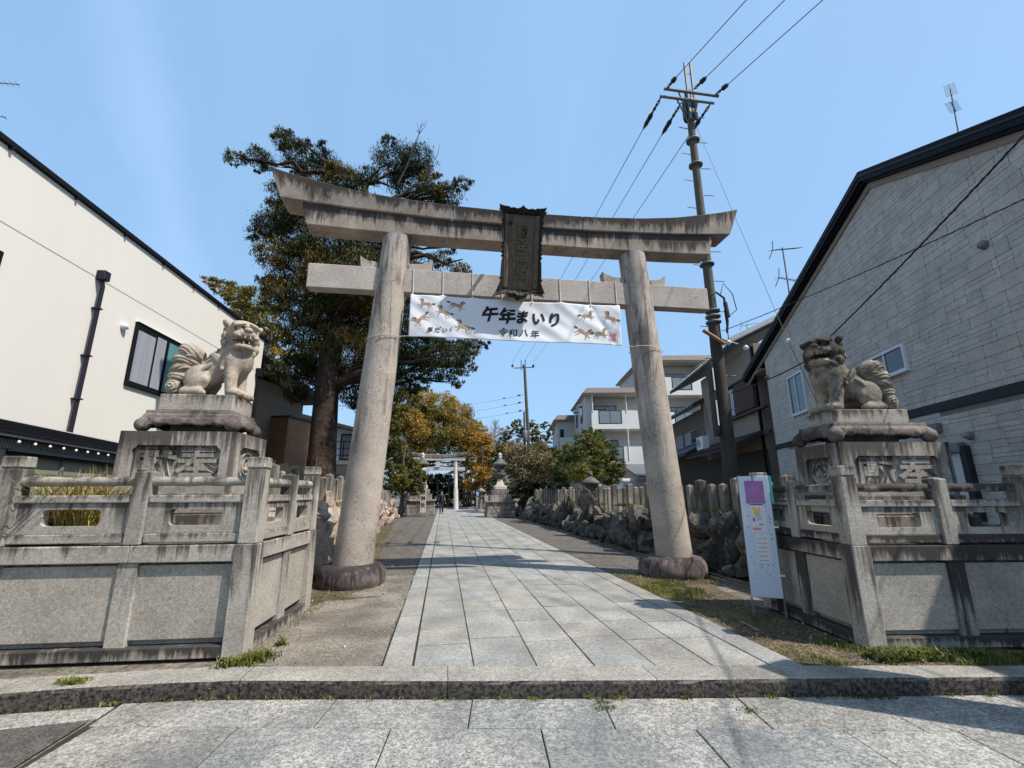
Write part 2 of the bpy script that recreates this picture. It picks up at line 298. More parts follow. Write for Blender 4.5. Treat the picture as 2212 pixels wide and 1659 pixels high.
class MB:
    """collects simple solids into one mesh"""
    def __init__(s): s.v = []; s.f = []; s.sm = []
    def add(s, V, F, smooth=False):
        n = len(s.v); s.v += [tuple(map(float, p)) for p in V]; s.f += [tuple(i+n for i in f) for f in F]; s.sm += [smooth]*len(F); return s
    def box(s, x0, x1, y0, y1, z0, z1, T=None):
        if x0 > x1: x0, x1 = x1, x0
        if y0 > y1: y0, y1 = y1, y0
        if z0 > z1: z0, z1 = z1, z0
        V = [(x0,y0,z0),(x1,y0,z0),(x1,y1,z0),(x0,y1,z0),(x0,y0,z1),(x1,y0,z1),(x1,y1,z1),(x0,y1,z1)]
        if T: V = [T(p) for p in V]
        return s.add(V, [(0,3,2,1),(4,5,6,7),(0,1,5,4),(1,2,6,5),(2,3,7,6),(3,0,4,7)])
    def prism(s, poly, d0, d1, T):
        """poly in 2D, extruded between depths; T maps (a, b, d) to 3D"""
        n = len(poly); V = [T((a, b, d0)) for a, b in poly]+[T((a, b, d1)) for a, b in poly]
        return s.add(V, [tuple(range(n))[::-1], tuple(range(n, 2*n))]+[(i, (i+1) % n, n+(i+1) % n, n+i) for i in range(n)])
    def tube(s, pts, r, n=8, caps=True):
        pts = [Vector(p) for p in pts]; m = len(pts); rs = r if isinstance(r, (list, tuple)) else [r]*m
        V = []; ref = None
        for i, p in enumerate(pts):
            t = (pts[min(i+1, m-1)]-pts[max(i-1, 0)]).normalized()
            if ref is None: ref = Vector((0,0,1)) if abs(t.z) < 0.9 else Vector((1,0,0))
            a = t.cross(ref).normalized(); b = a.cross(t).normalized(); ref = b
            for k in range(n): V.append(p+(a*math.cos(2*PI*k/n)+b*math.sin(2*PI*k/n))*rs[i])
        F = [(i*n+k, (i*n+(k+1) % n), (i+1)*n+(k+1) % n, (i+1)*n+k) for i in range(m-1) for k in range(n)]
        s.add(V, F, True)
        if caps: s.add(V[:n], [tuple(range(n))]); s.add(V[-n:], [tuple(range(n))[::-1]])
        return s
    def lathe(s, prof, n=24, c=(0,0), cx=None, wob=0.0):
        V = []
        for r, z in prof:
            ox = cx(z) if cx else 0
            for k in range(n):
                a = 2*PI*k/n; rr = r*(1+wob*mnoise.noise(Vector((math.cos(a)*1.3, math.sin(a)*1.3, z*1.5+c[0]))))
                V.append((c[0]+ox+rr*math.cos(a), c[1]+rr*math.sin(a), z))
        F = [(i*n+k, i*n+(k+1) % n, (i+1)*n+(k+1) % n, (i+1)*n+k) for i in range(len(prof)-1) for k in range(n)]
        s.add(V, F, True); s.add(V[:n], [tuple(range(n))[::-1]]); s.add(V[-n:], [tuple(range(n))]); return s
    def mesh(s, name, bevel=0.0, seg=1):
        me = bpy.data.meshes.new(name); me.from_pydata(s.v, [], s.f); me.update()
        me.polygons.foreach_set('use_smooth', s.sm)
        if bevel:
            bm = bmesh.new(); bm.from_mesh(me); bmesh.ops.recalc_face_normals(bm, faces=bm.faces)
            es = [e for e in bm.edges if len(e.link_faces) == 2 and e.calc_face_angle(0) > 0.5]
            bmesh.ops.bevel(bm, geom=es, offset=bevel, segments=seg, affect='EDGES', profile=0.6)
            bm.to_mesh(me); bm.free()
        else:
            bm = bmesh.new(); bm.from_mesh(me); bmesh.ops.recalc_face_normals(bm, faces=bm.faces); bm.to_mesh(me); bm.free()
        return me
    def obj(s, name, mat, parent=None, bevel=0.0, kind=None, label=None, cat=None, group=None):
        return link(name, s.mesh(name, bevel), mat, parent, kind, label, cat, group)
def bx(name, mat, parent, x0, x1, y0, y1, z0, z1, bevel=0.006, **kw):
    return MB().box(x0, x1, y0, y1, z0, z1).obj(name, mat, parent, bevel, **kw)
class Wall:
    """a vertical plane: s along it, n out of it"""
    def __init__(w, p0, d, flip=1, k=1.0, z0=0.0):
        w.k = k; w.z0 = z0       # unit of the wall's own s and z figures, and height of its foot
        w.p = np.array(p0[:2], float); w.d = np.array(d, float)/np.linalg.norm(d); w.n = flip*np.array([w.d[1], -w.d[0]])
    def __call__(w, s, z, n=0.0): q = w.p+w.d*s*w.k+w.n*n; return (q[0], q[1], z*w.k+w.z0)
    def T(w, p): return w(p[0], p[1], p[2])
    def box(w, mb, s0, s1, z0, z1, n0, n1): return mb.box(s0, s1, z0, z1, n0, n1, T=w.T)
    def part(w, name, mat, parent, s0, s1, z0, z1, n0, n1, bevel=0.0, **kw): return w.box(MB(), s0, s1, z0, z1, n0, n1).obj(name, mat, parent, bevel, **kw)
    def hit(w, x, y):
        d = ray(x, y); nn = w.n; t = ((w.p-CAM[:2])@nn)/(d[:2]@nn); P = CAM+d*t
        return float((P[:2]-w.p)@w.d)/w.k, (float(P[2])-w.z0)/w.k
def text_geo(body, size=1.0, extrude=0.0, offset=0.0):
    cu = bpy.data.curves.new('txt', 'FONT'); cu.body = body; cu.size = size; cu.extrude = extrude; cu.offset = offset
    cu.align_x = 'CENTER'; cu.align_y = 'CENTER'; cu.resolution_u = 3
    o = bpy.data.objects.new('txt', cu); COL.objects.link(o); dg = bpy.context.evaluated_depsgraph_get(); dg.update()
    me = o.evaluated_get(dg).to_mesh(); V = [tuple(v.co) for v in me.vertices]; F = [tuple(p.vertices) for p in me.polygons]
    o.evaluated_get(dg).to_mesh_clear(); bpy.data.objects.remove(o); bpy.data.curves.remove(cu)
    if V:
        a = np.array(V); c = (a.max(0)+a.min(0))/2; V = [(x-c[0], y-c[1], z) for x, y, z in V]
    return V, F

# ------------------------------------------------------------------ carved stone: distance fields meshed with surface nets
def snets(Fd, o, h):
    Fd = Fd.astype(np.float32); nx, ny, nz = Fd.shape; cs = [(i,j,k) for i in (0,1) for j in (0,1) for k in (0,1)]
    def sl(c): return Fd[c[0]:nx-1+c[0], c[1]:ny-1+c[1], c[2]:nz-1+c[2]]
    acc = np.zeros((nx-1,ny-1,nz-1,3), np.float32); cnt = np.zeros((nx-1,ny-1,nz-1), np.float32)
    for a in cs:
        for b in cs:
            if b > a and sum(abs(p-q) for p, q in zip(a, b)) == 1:
                va, vb = sl(a), sl(b); m = (va < 0) != (vb < 0); t = np.where(m, va/np.where(m, va-vb, 1), 0)
                for q in range(3): acc[..., q] += np.where(m, a[q]+t*(b[q]-a[q]), 0)
                cnt += m
    act = cnt > 0; idx = -np.ones(cnt.shape, np.int32); idx[act] = np.arange(act.sum())
    ijk = np.argwhere(act); V = (ijk+acc[act]/cnt[act][:, None])*h+np.array(o)
    S = Fd < 0; Q = []
    for ax in range(3):
        A = [slice(None)]*3; B = [slice(None)]*3; A[ax] = slice(0, -1); B[ax] = slice(1, None)
        ch = S[tuple(A)] != S[tuple(B)]; e = np.argwhere(ch); o1, o2 = [q for q in range(3) if q != ax]
        e = e[(e[:, o1] > 0) & (e[:, o2] > 0) & (e[:, o1] < cnt.shape[o1]) & (e[:, o2] < cnt.shape[o2])]
        ins = S[tuple(e.T)]
        def g(d1, d2):
            f = e.copy(); f[:, o1] += d1; f[:, o2] += d2; return idx[tuple(f.T)]
        q = np.stack([g(-1,-1), g(0,-1), g(0,0), g(-1,0)], 1)
        fl = ins if ax != 1 else ~ins
        q[~fl] = q[~fl][:, ::-1]; Q.append(q)
    return V, np.concatenate(Q)
class Field:
    def __init__(s, lo, hi, h):
        s.lo = np.array(lo, float); s.h = h; s.n = [int((b-a)/h)+1 for a, b in zip(lo, hi)]
        s.F = np.full(s.n, 0.2, np.float32)
    def sub(s, c, R):
        a = [max(0, int((c[i]-R[i]-s.lo[i])/s.h)) for i in range(3)]; b = [min(s.n[i], int((c[i]+R[i]-s.lo[i])/s.h)+2) for i in range(3)]
        S = tuple(slice(p, max(q, p)) for p, q in zip(a, b))
        g = np.meshgrid(*[s.lo[i]+s.h*np.arange(a[i], max(b[i], a[i])) for i in range(3)], indexing='ij')
        return S, g
    def comb(s, S, d, k, mode):
        f = s.F[S]
        if f.size == 0: return
        if mode == 'add':
            if k > 0: hh = np.clip(0.5+0.5*(d-f)/k, 0, 1); s.F[S] = d*(1-hh)+f*hh-k*hh*(1-hh)
            else: s.F[S] = np.minimum(f, d)
        else:
            d = -d
            if k > 0: hh = np.clip(0.5-0.5*(d-f)/k, 0, 1); s.F[S] = d*(1-hh)+f*hh+k*hh*(1-hh)
            else: s.F[S] = np.maximum(f, d)
    def ell(s, c, r, rot=(0,0,0), k=0.03, mode='add', groove=None):
        c = np.array(c, float); r = np.array(r, float); R = np.full(3, max(r)+0.08+k)
        S, (X, Y, Z) = s.sub(c, R)
        Rm = np.array(Matrix.Rotation(rot[2], 3, 'Z') @ Matrix.Rotation(rot[1], 3, 'Y') @ Matrix.Rotation(rot[0], 3, 'X')).T
        x, y, z = X-c[0], Y-c[1], Z-c[2]
        a = Rm[0,0]*x+Rm[0,1]*y+Rm[0,2]*z; b = Rm[1,0]*x+Rm[1,1]*y+Rm[1,2]*z; w = Rm[2,0]*x+Rm[2,1]*y+Rm[2,2]*z
        k0 = np.sqrt((a/r[0])**2+(b/r[1])**2+(w/r[2])**2)+1e-6; k1 = np.sqrt((a/r[0]**2)**2+(b/r[1]**2)**2+(w/r[2]**2)**2)+1e-6
        d = k0*(k0-1)/k1
        if groove is not None: d = d+groove(a, b, w)
        s.comb(S, d, k, mode)
    def cap(s, a, b, ra, rb, k=0.04, mode='add'):
        a = np.array(a, float); b = np.array(b, float); c = (a+b)/2; R = np.abs(b-a)/2+max(ra, rb)+0.08+k
        S, (X, Y, Z) = s.sub(c, R); ab = b-a
        t = np.clip(((X-a[0])*ab[0]+(Y-a[1])*ab[1]+(Z-a[2])*ab[2])/(ab@ab), 0, 1)
        d = np.sqrt((X-a[0]-t*ab[0])**2+(Y-a[1]-t*ab[1])**2+(Z-a[2]-t*ab[2])**2)-(ra+t*(rb-ra))
        s.comb(S, d, k, mode)
    def rbox(s, c, r, rad=0.01, k=0.0, mode='add', fn=None):
        c = np.array(c, float); R = np.array(r)+0.08+k; S, (X, Y, Z) = s.sub(c, R)
        qx, qy, qz = np.abs(X-c[0])-r[0]+rad, np.abs(Y-c[1])-r[1]+rad, np.abs(Z-c[2])-r[2]+rad
        if fn is not None: qz = qz+fn(X, Y)
        d = np.sqrt(np.maximum(qx,0)**2+np.maximum(qy,0)**2+np.maximum(qz,0)**2)+np.minimum(np.maximum(qx, np.maximum(qy, qz)), 0)-rad
        s.comb(S, d, k, mode)
    def mesh(s, name): V, Q = snets(s.F, s.lo, s.h); return mesh_np(name, V, Q, True)
# ================================================================== THE SETTING: ground
def kerb_back(x): return -4.225-0.155*(x+0.06) if x > -3.3 else -3.723+0.02*(x+3.3)
def kerb_front(x):
    xs = [-9.0,-4.7,-4.2,-3.6,-2.98,-1.35,0.29,2.13,3.3,9.0]; ys = [-4.6,-4.06,-4.03,-4.03,-4.07,-4.34,-4.58,-4.82,-4.98,-5.75]
    return float(np.interp(x, xs, ys))
ZS = -0.13
g = MB()
xs = [-600,-60,-9]+[x*0.5 for x in range(-17, 18)]+[9, 60, 600]
bk = [(x, (kerb_front(max(-9, min(9, x)))+0.12)) for x in xs]
V = [(x, -600, ZS-0.02) for x in xs]+[(x, y, ZS-0.02) for x, y in bk]+[(x, y, -0.03) for x, y in bk]+[(x, 900, -0.03) for x in xs]
n = len(xs); F = []
for k in range(3): F += [(k*n+i, k*n+i+1, (k+1)*n+i+1, (k+1)*n+i) for i in range(n-1)]
g.add(V, F); g.obj('ground', GROUND, kind='structure')
def sheet(name, poly, z, mat, parent=None, kind='structure', th=0.0, **kw):
    m = MB(); m.prism(poly, z-max(th, 0.003), z, lambda p: (p[0], p[1], p[2])); return m.obj(name, mat, parent, kind=kind, **kw)
# street paving in front of the kerb
street = sheet('street', [(-3.87,-4.02),(-3.95,-7.5),(-3.95,-14),(7.5,-14),(7.5,-5.3),(2.1,-4.65),(-1.3,-4.2),(-3,-3.98)], ZS-0.012, JOINT)
sheet('asphalt_patch', [(-9,-5.0),(-4.5,-4.36),(-3.90,-4.30),(-3.98,-9),(-9,-9)], ZS-0.004, ASPH2)
def slab(name, mat, parent, quad, z, th=0.08, gap=0.006, gy=1.0, kind=None):
    c = np.mean(quad, 0); q = [(p[0]+gap*(1 if c[0] > p[0] else -1), p[1]+gap*gy*(1 if c[1] > p[1] else -1)) for p in quad]
    m = MB(); m.prism(q, z-th, z, lambda p: (p[0], p[1], p[2])); me = m.mesh(name, 0.004)
    return link(name, me, mat, parent, kind)
def foot(x): return kerb_front(x)+0.0
def row1y(x): return -4.66-0.165*(x+2.22)+0.0
def row2y(x): return -5.25-0.16*(x+2.22)
def row3y(x): return row2y(x)-0.62
def row4y(x): return row3y(x)-0.62
def rowslabs(js, ya, yb, lean):
    for a, b in zip(js[:-1], js[1:]):
        q = [(a+lean, yb(a)), (b+lean, yb(b)), (b, ya(b)), (a, ya(a))]
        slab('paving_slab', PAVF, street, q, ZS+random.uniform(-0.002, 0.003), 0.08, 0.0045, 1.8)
rowslabs([-3.27,-2.2,-1.13,-0.12,0.95,1.95,3.0,4.1,5.2,6.3], foot, row1y, -0.06)
rowslabs([-3.8,-2.78,-1.72,-0.69,0.36,1.35,2.1,3.1,4.2,5.3,6.4], row1y, row2y, -0.05)
rowslabs([-3.85,-3.0,-2.2,-1.2,-0.1,0.8,1.7,2.7,3.7,4.7,5.7], row2y, row3y, -0.04)
rowslabs([-3.85,-2.6,-1.7,-0.7,0.3,1.3,2.3,3.3,4.3,5.3], row3y, row4y, -0.04)
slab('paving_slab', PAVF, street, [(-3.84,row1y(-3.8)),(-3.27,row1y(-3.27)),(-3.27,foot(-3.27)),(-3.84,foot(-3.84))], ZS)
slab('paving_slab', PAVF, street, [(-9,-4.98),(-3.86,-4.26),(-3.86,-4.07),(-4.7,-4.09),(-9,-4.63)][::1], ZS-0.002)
# kerb
kerb = MB().box(-9, 9, -3.0, -2.99, -0.2, -0.19).obj('kerb', JOINT, kind='structure')
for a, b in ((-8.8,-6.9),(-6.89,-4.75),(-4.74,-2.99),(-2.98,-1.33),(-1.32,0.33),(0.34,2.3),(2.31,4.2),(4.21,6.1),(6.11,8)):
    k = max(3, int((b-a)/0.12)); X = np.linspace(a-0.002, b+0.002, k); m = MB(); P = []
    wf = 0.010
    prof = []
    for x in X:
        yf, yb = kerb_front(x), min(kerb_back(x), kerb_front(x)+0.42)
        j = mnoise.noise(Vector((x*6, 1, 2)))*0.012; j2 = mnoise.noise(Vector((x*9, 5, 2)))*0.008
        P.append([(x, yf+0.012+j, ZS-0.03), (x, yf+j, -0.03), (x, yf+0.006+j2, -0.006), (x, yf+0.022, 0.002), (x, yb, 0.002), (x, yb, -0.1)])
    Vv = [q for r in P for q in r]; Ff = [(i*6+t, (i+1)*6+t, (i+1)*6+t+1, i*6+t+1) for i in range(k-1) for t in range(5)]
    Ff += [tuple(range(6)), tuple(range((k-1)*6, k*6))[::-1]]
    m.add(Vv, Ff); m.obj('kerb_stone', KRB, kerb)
# the approach: granite slabs in six lanes with a border on each side
path = sheet('path', [(-1.9,-3.9),(1.74,-4.47),(1.78,60),(-1.92,60)], -0.014, JOINT)
lanes = [-1.62,-1.10,-0.555,-0.06,0.46,0.95,1.44]
far = MB()
def lane(a, b, l0, l1, mat=PAV):
    ym = (a+b)/2; y = kerb_back(ym)+0.006; first = True
    while y < 44:
        l = random.uniform(l0, l1); sh = random.uniform(-0.006, 0.006)
        ya0, yb0 = (kerb_back(a)+0.006, kerb_back(b)+0.006) if first else (y, y)
        y2 = ya0+l if first else y+l
        z = random.uniform(-0.004, 0.002)
        if y < 19.5: slab('paving_slab', mat, path, [(a, ya0), (b, yb0), (b, y2), (a, y2)], z, 0.06, 0.005, 2.2)
        else: far.box(a+0.005, b-0.005, y+0.014, y2-0.014, -0.06, z)
        y = y2; first = False
for a, b in zip(lanes[:-1], lanes[1:]): lane(a, b, 0.38, 0.95)
lane(-1.89, -1.63, 1.3, 2.2); lane(1.445, 1.72, 1.3, 2.2)
far.obj('paving_slab', PAV, path, kind='stuff')
# side strips
sheet('roadway', [(-1.9,0.75),(-1.9,58),(-4.6,58),(-4.05,20),(-3.45,10.8),(-3.1,6),(-2.75,2.2),(-2.6,0.9)], -0.006, ASPH)
sheet('roadway', [(1.74,0.35),(2.3,0.2),(3.17,0.9),(3.19,22),(3.6,58),(1.78,58)], -0.006, ASPH)
def broken(poly, n=7, amp=0.05):
    out = []
    for i, p in enumerate(poly):
        q = poly[(i+1) % len(poly)]
        for t in range(n):
            f = t/n; x = p[0]+(q[0]-p[0])*f; y = p[1]+(q[1]-p[1])*f
            a = amp if t else 0
            out.append((x+a*mnoise.noise(Vector((x*4, y*4, 1))), y+a*mnoise.noise(Vector((x*4, y*4, 9)))))
    return out
sheet('concrete_apron', broken([(-1.9,-4.0),(-1.9,-1.35),(-2.25,-1.1),(-3.0,-1.25),(-3.12,-1.6),(-3.18,-2.4),(-3.22,-3.69)][::-1], 6, 0.05), 0.000, CONC)
sheet('concrete_apron', broken([(-1.9,-1.30),(-1.9,0.72),(-2.55,0.85),(-2.6,-0.6),(-2.85,-1.05),(-2.3,-1.05)][::-1], 6, 0.07), -0.003, CONC)
sheet('soil_strip', broken([(1.73,-4.48),(3.9,-4.85),(3.9,-4.2),(2.6,-4.0),(2.9,-1.4),(3.6,0.5),(2.3,0.15),(1.74,0.33)], 6, 0.05), -0.008, SOIL)
sheet('soil_strip', broken([(-3.2,-1.5),(-1.95,-1.3),(-2.6,0.9),(-2.75,2.2),(-3.45,10.8),(-4.05,20),(-5.2,20),(-5.2,-1.2)][::-1], 6, 0.04), -0.010, SOIL)
gut = sheet('gutter', [(3.20,0.9),(3.46,-1.6),(3.62,-1.6),(3.37,0.9),(3.34,22),(3.19,22)], 0.0, DARKLF and JOINT)
for o_ in (0.0, 0.17):
    m = MB(); P = [(3.42,-1.9),(3.20,0.9),(3.21,5),(3.20,12),(3.18,22)]
    for p, q in zip(P[:-1], P[1:]):
        m.prism([(p[0]+o_, p[1]), (p[0]+o_+0.05, p[1]), (q[0]+o_+0.05, q[1]), (q[0]+o_, q[1])], -0.05, 0.035 if o_ else 0.022, lambda p: p)
    m.obj('gutter_lip', CONC, gut)
# ------------------------------------------------------------------ grass, weeds, litter
def blades(name, pts, mat, hgt, wid, lean=0.6, seed=1, label=None, parent=None):
    r = np.random.default_rng(seed); P = np.asarray(pts, float); n = len(P)
    a = r.uniform(0, 2*PI, n); h = hgt*r.uniform(0.45, 1.2, n)*(P[:, 3] if P.shape[1] > 3 else 1); w = wid*r.uniform(0.6, 1.3, n)
    d = np.stack([np.cos(a), np.sin(a), 0*a], 1); s = np.stack([-np.sin(a), np.cos(a), 0*a], 1); ln = lean*r.uniform(0.1, 1.2, n)
    b = P[:, :3]; m1 = b+d*(h*ln*0.3)[:, None]; m1[:, 2] += h*0.6; t = b+d*(h*ln)[:, None]; t[:, 2] += h*(1-0.25*ln)
    V = np.stack([b-s*w[:, None]/2, b+s*w[:, None]/2, m1+s*w[:, None]*0.45, m1-s*w[:, None]*0.45, t], 1).reshape(-1, 3)
    i = np.arange(n)*5; F = np.concatenate([np.stack([i, i+1, i+2], 1), np.stack([i, i+2, i+3], 1), np.stack([i+3, i+2, i+4], 1)])
    return link(name, mesh_np(name, V, F), mat, parent, 'stuff')
def scatter(n, x0, x1, y0, y1, keep, z=0.0, seed=0):
    r = np.random.default_rng(seed); out = []
    while len(out) < n:
        x, y = r.uniform(x0, x1), r.uniform(y0, y1); k = keep(x, y)
        if r.random() < k: out.append((x, y, z, 0.5+0.7*min(1, k)))
    return out
def nz(x, y, s=2.0, o=0): return mnoise.noise(Vector((x*s+o, y*s, o*3.3)))
def rg(x, y):
    if y < kerb_back(x)-0.02: return 0
    if x < 1.76: return 0
    if x > 2.55 and y > -4.22-0.13*(x-2.65): return 0 if y < -1.0 or x > 3.3 else 0.15
    band = 1.0 if (y < -3.95 and x > 1.95) else (0.9 if (y > -2.2 and y < -0.5) else 0.25)
    return max(0.0, band*(0.35+1.5*nz(x, y, 2.2, 4)))
blades('grass', scatter(9000, 1.75, 3.9, -5.0, 0.3, rg, -0.006, 3), GRASS, 0.055, 0.006, 0.9, 3)
blades('dry_grass', scatter(6000, 1.76, 3.5, -4.9, 0.5, lambda x, y: 0 if (y < kerb_back(x)+0.02 or (x > 2.5 and y < -0.9)) else 0.25+0.5*nz(x, y, 1.7, 8), -0.006, 4), DRYG, 0.035, 0.006, 1.2, 4)
def lf(x, y):   # foot of the left balustrade and the strip by the footing
    a = 1.0 if abs(x+3.12-0.06*(y+3.4)) < 0.06 and -3.7 < y < -1.3 else 0
    b = 0.8*max(0, 0.3+nz(x, y, 2.5, 2)) if (-1.45 < y < -0.9 and -3.3 < x < -2.2) else 0
    c = 0.7*max(0, 0.2+nz(x, y, 2.5, 5)) if (y > 0.5 and -4.4 < x < -2.9-0.05*y) else 0
    d = 0.5*max(0, nz(x, y, 4, 6)+0.1) if (x < -1.9 and x > -1.98) else 0
    return max(a*max(0, 0.5+nz(x, y, 5, 1)), b, c, d)
blades('grass', scatter(6500, -4.6, -1.9, -3.75, 14, lf, -0.004, 5), GRASS, 0.045, 0.005, 1.0, 5)
blades('dry_grass', scatter(5000, -4.4, -2.0, -1.6, 12, lambda x, y: 0.0 if y < -0.8 and x > -2.2 else max(0, 0.25+nz(x, y, 1.5, 3)) if x < -2.75 else 0.05, -0.006, 6), DRYG, 0.04, 0.006, 1.2, 6)
# tiny leafy weeds along the foot of the kerb and in the joints
def leafclump(cx, cy, z, r, n, rr): return [(cx+rr.normal(0, r), cy+rr.normal(0, r*0.6), z, rr.uniform(0.5, 1.2)) for _ in range(n)]
pts = []; rr = np.random.default_rng(12)
for _ in range(60):
    x = rr.uniform(-4.4, 4.2); pts += leafclump(x, kerb_front(x)-0.015, ZS, 0.025, int(rr.integers(4, 22)), rr)
for x, y in ((1.95,-4.82),(2.1,-4.86),(-0.14,-4.7),(-0.13,-4.6),(0.9,-4.9),(3.9,-5.05),(4.0,-5.0),(3.8,-4.98)): pts += leafclump(x, y, ZS, 0.04, 50, rr)
blades('weeds', pts, GRASS, 0.03, 0.008, 1.6, 8)
pts = []
for cx, cy, r, n in ((-3.08,-3.66,0.07,420),(-3.0,-3.55,0.06,200),(-3.2,-3.74,0.05,120),(-2.95,-3.2,0.03,60)): pts += leafclump(cx, cy, 0.0, r, n, rr)
w1 = blades('weed_clump', pts, GRASS, 0.085, 0.012, 1.2, 9); 
pts = []
for cx, cy, r, n in ((-4.28,-3.93,0.05,160),): pts += leafclump(cx, cy, 0.0, r, n, rr)
w2 = blades('weed_clump', pts, GRASS, 0.05, 0.014, 1.6, 10); del w2['kind']; setp(w2, 'small yellow-green weed growing on the kerb at the far left', 'weed')
pts = []
for k in range(26):
    x = rr.uniform(2.45, 3.5); pts += leafclump(x, -4.32-0.13*(x-2.65)-rr.uniform(0.03, 0.22), -0.005, 0.045, 60, rr)
blades('weeds', pts, GRASS, 0.085, 0.014, 1.2, 11)
blades('fallen_leaves', scatter(700, -3.2, 3.4, -4.4, 3, lambda x, y: (0.6 if (x > 1.8 or x < -2.4) else 0.02)*max(0, 0.4+nz(x, y, 3, 7)), 0.002, 20), DRYLEAF, 0.012, 0.02, 2.2, 21)

rp = np.random.default_rng(77); V = []; F = []
base = np.array([(1,0,0),(-1,0,0),(0,1,0),(0,-1,0),(0,0,1),(0,0,-0.6)], float); fc = [(0,2,4),(2,1,4),(1,3,4),(3,0,4),(2,0,5),(1,2,5),(3,1,5),(0,3,5)]
for _ in range(2600):
    if rp.random() < 0.5: x, y = rp.uniform(1.78, 3.6), rp.uniform(-4.6, 0.6)
    else: x, y = rp.uniform(-3.3, -1.95), rp.uniform(-3.8, 3.0)
    if (x > 0 and y < kerb_back(x)+0.03) or nz(x, y, 2.1, 12) < -0.05: continue
    q = rp.uniform(0.003, 0.011)*(2.0 if rp.random() < 0.05 else 1); k = len(V)
    V += [tuple(np.array([x, y, 0.002])+b*q*rp.uniform(0.6, 1.3, 3)) for b in base]; F += [tuple(i+k for i in f) for f in fc]
link('pebbles', mesh_np('pebbles', V, np.array(F)), GR, None, 'stuff')
# ================================================================== LION ENCLOSURES
def holed(mb, a0, a1, z0, z1, h0, h1, k0, k1, rad, d0, d1, T):
    """rectangular panel with a round-cornered slot"""
    cs = [(h1-rad, k1-rad, 0), (h0+rad, k1-rad, 90), (h0+rad, k0+rad, 180), (h1-rad, k0+rad, 270)]
    cor = [(a1, z1), (a0, z1), (a0, z0), (a1, z0)]; I = []; O = []
    for (cx, cz, an), (ox, oz) in zip(cs, cor):
        for t in range(5):
            an2 = math.radians(an+90*t/4); I.append((cx+rad*math.cos(an2), cz+rad*math.sin(an2)))
            if t == 0: O.append((ox, I[-1][1]) if an in (0, 180) else (I[-1][0], oz))
            elif t == 4: O.append((I[-1][0], oz) if an in (0, 180) else (ox, I[-1][1]))
            else: O.append((ox, oz))
    n = len(I); V = [T((p[0], p[1], d)) for d in (d0, d1) for L_ in (O, I) for p in L_]
    F = []
    for i in range(n):
        j = (i+1) % n
        F += [(i, j, n+j, n+i), (2*n+i, 3*n+i, 3*n+j, 2*n+j), (n+i, n+j, 3*n+j, 3*n+i)]
        if O[i] != O[j]: F.append((i, 2*n+i, 2*n+j, j))
    mb.add(V, F); return mb
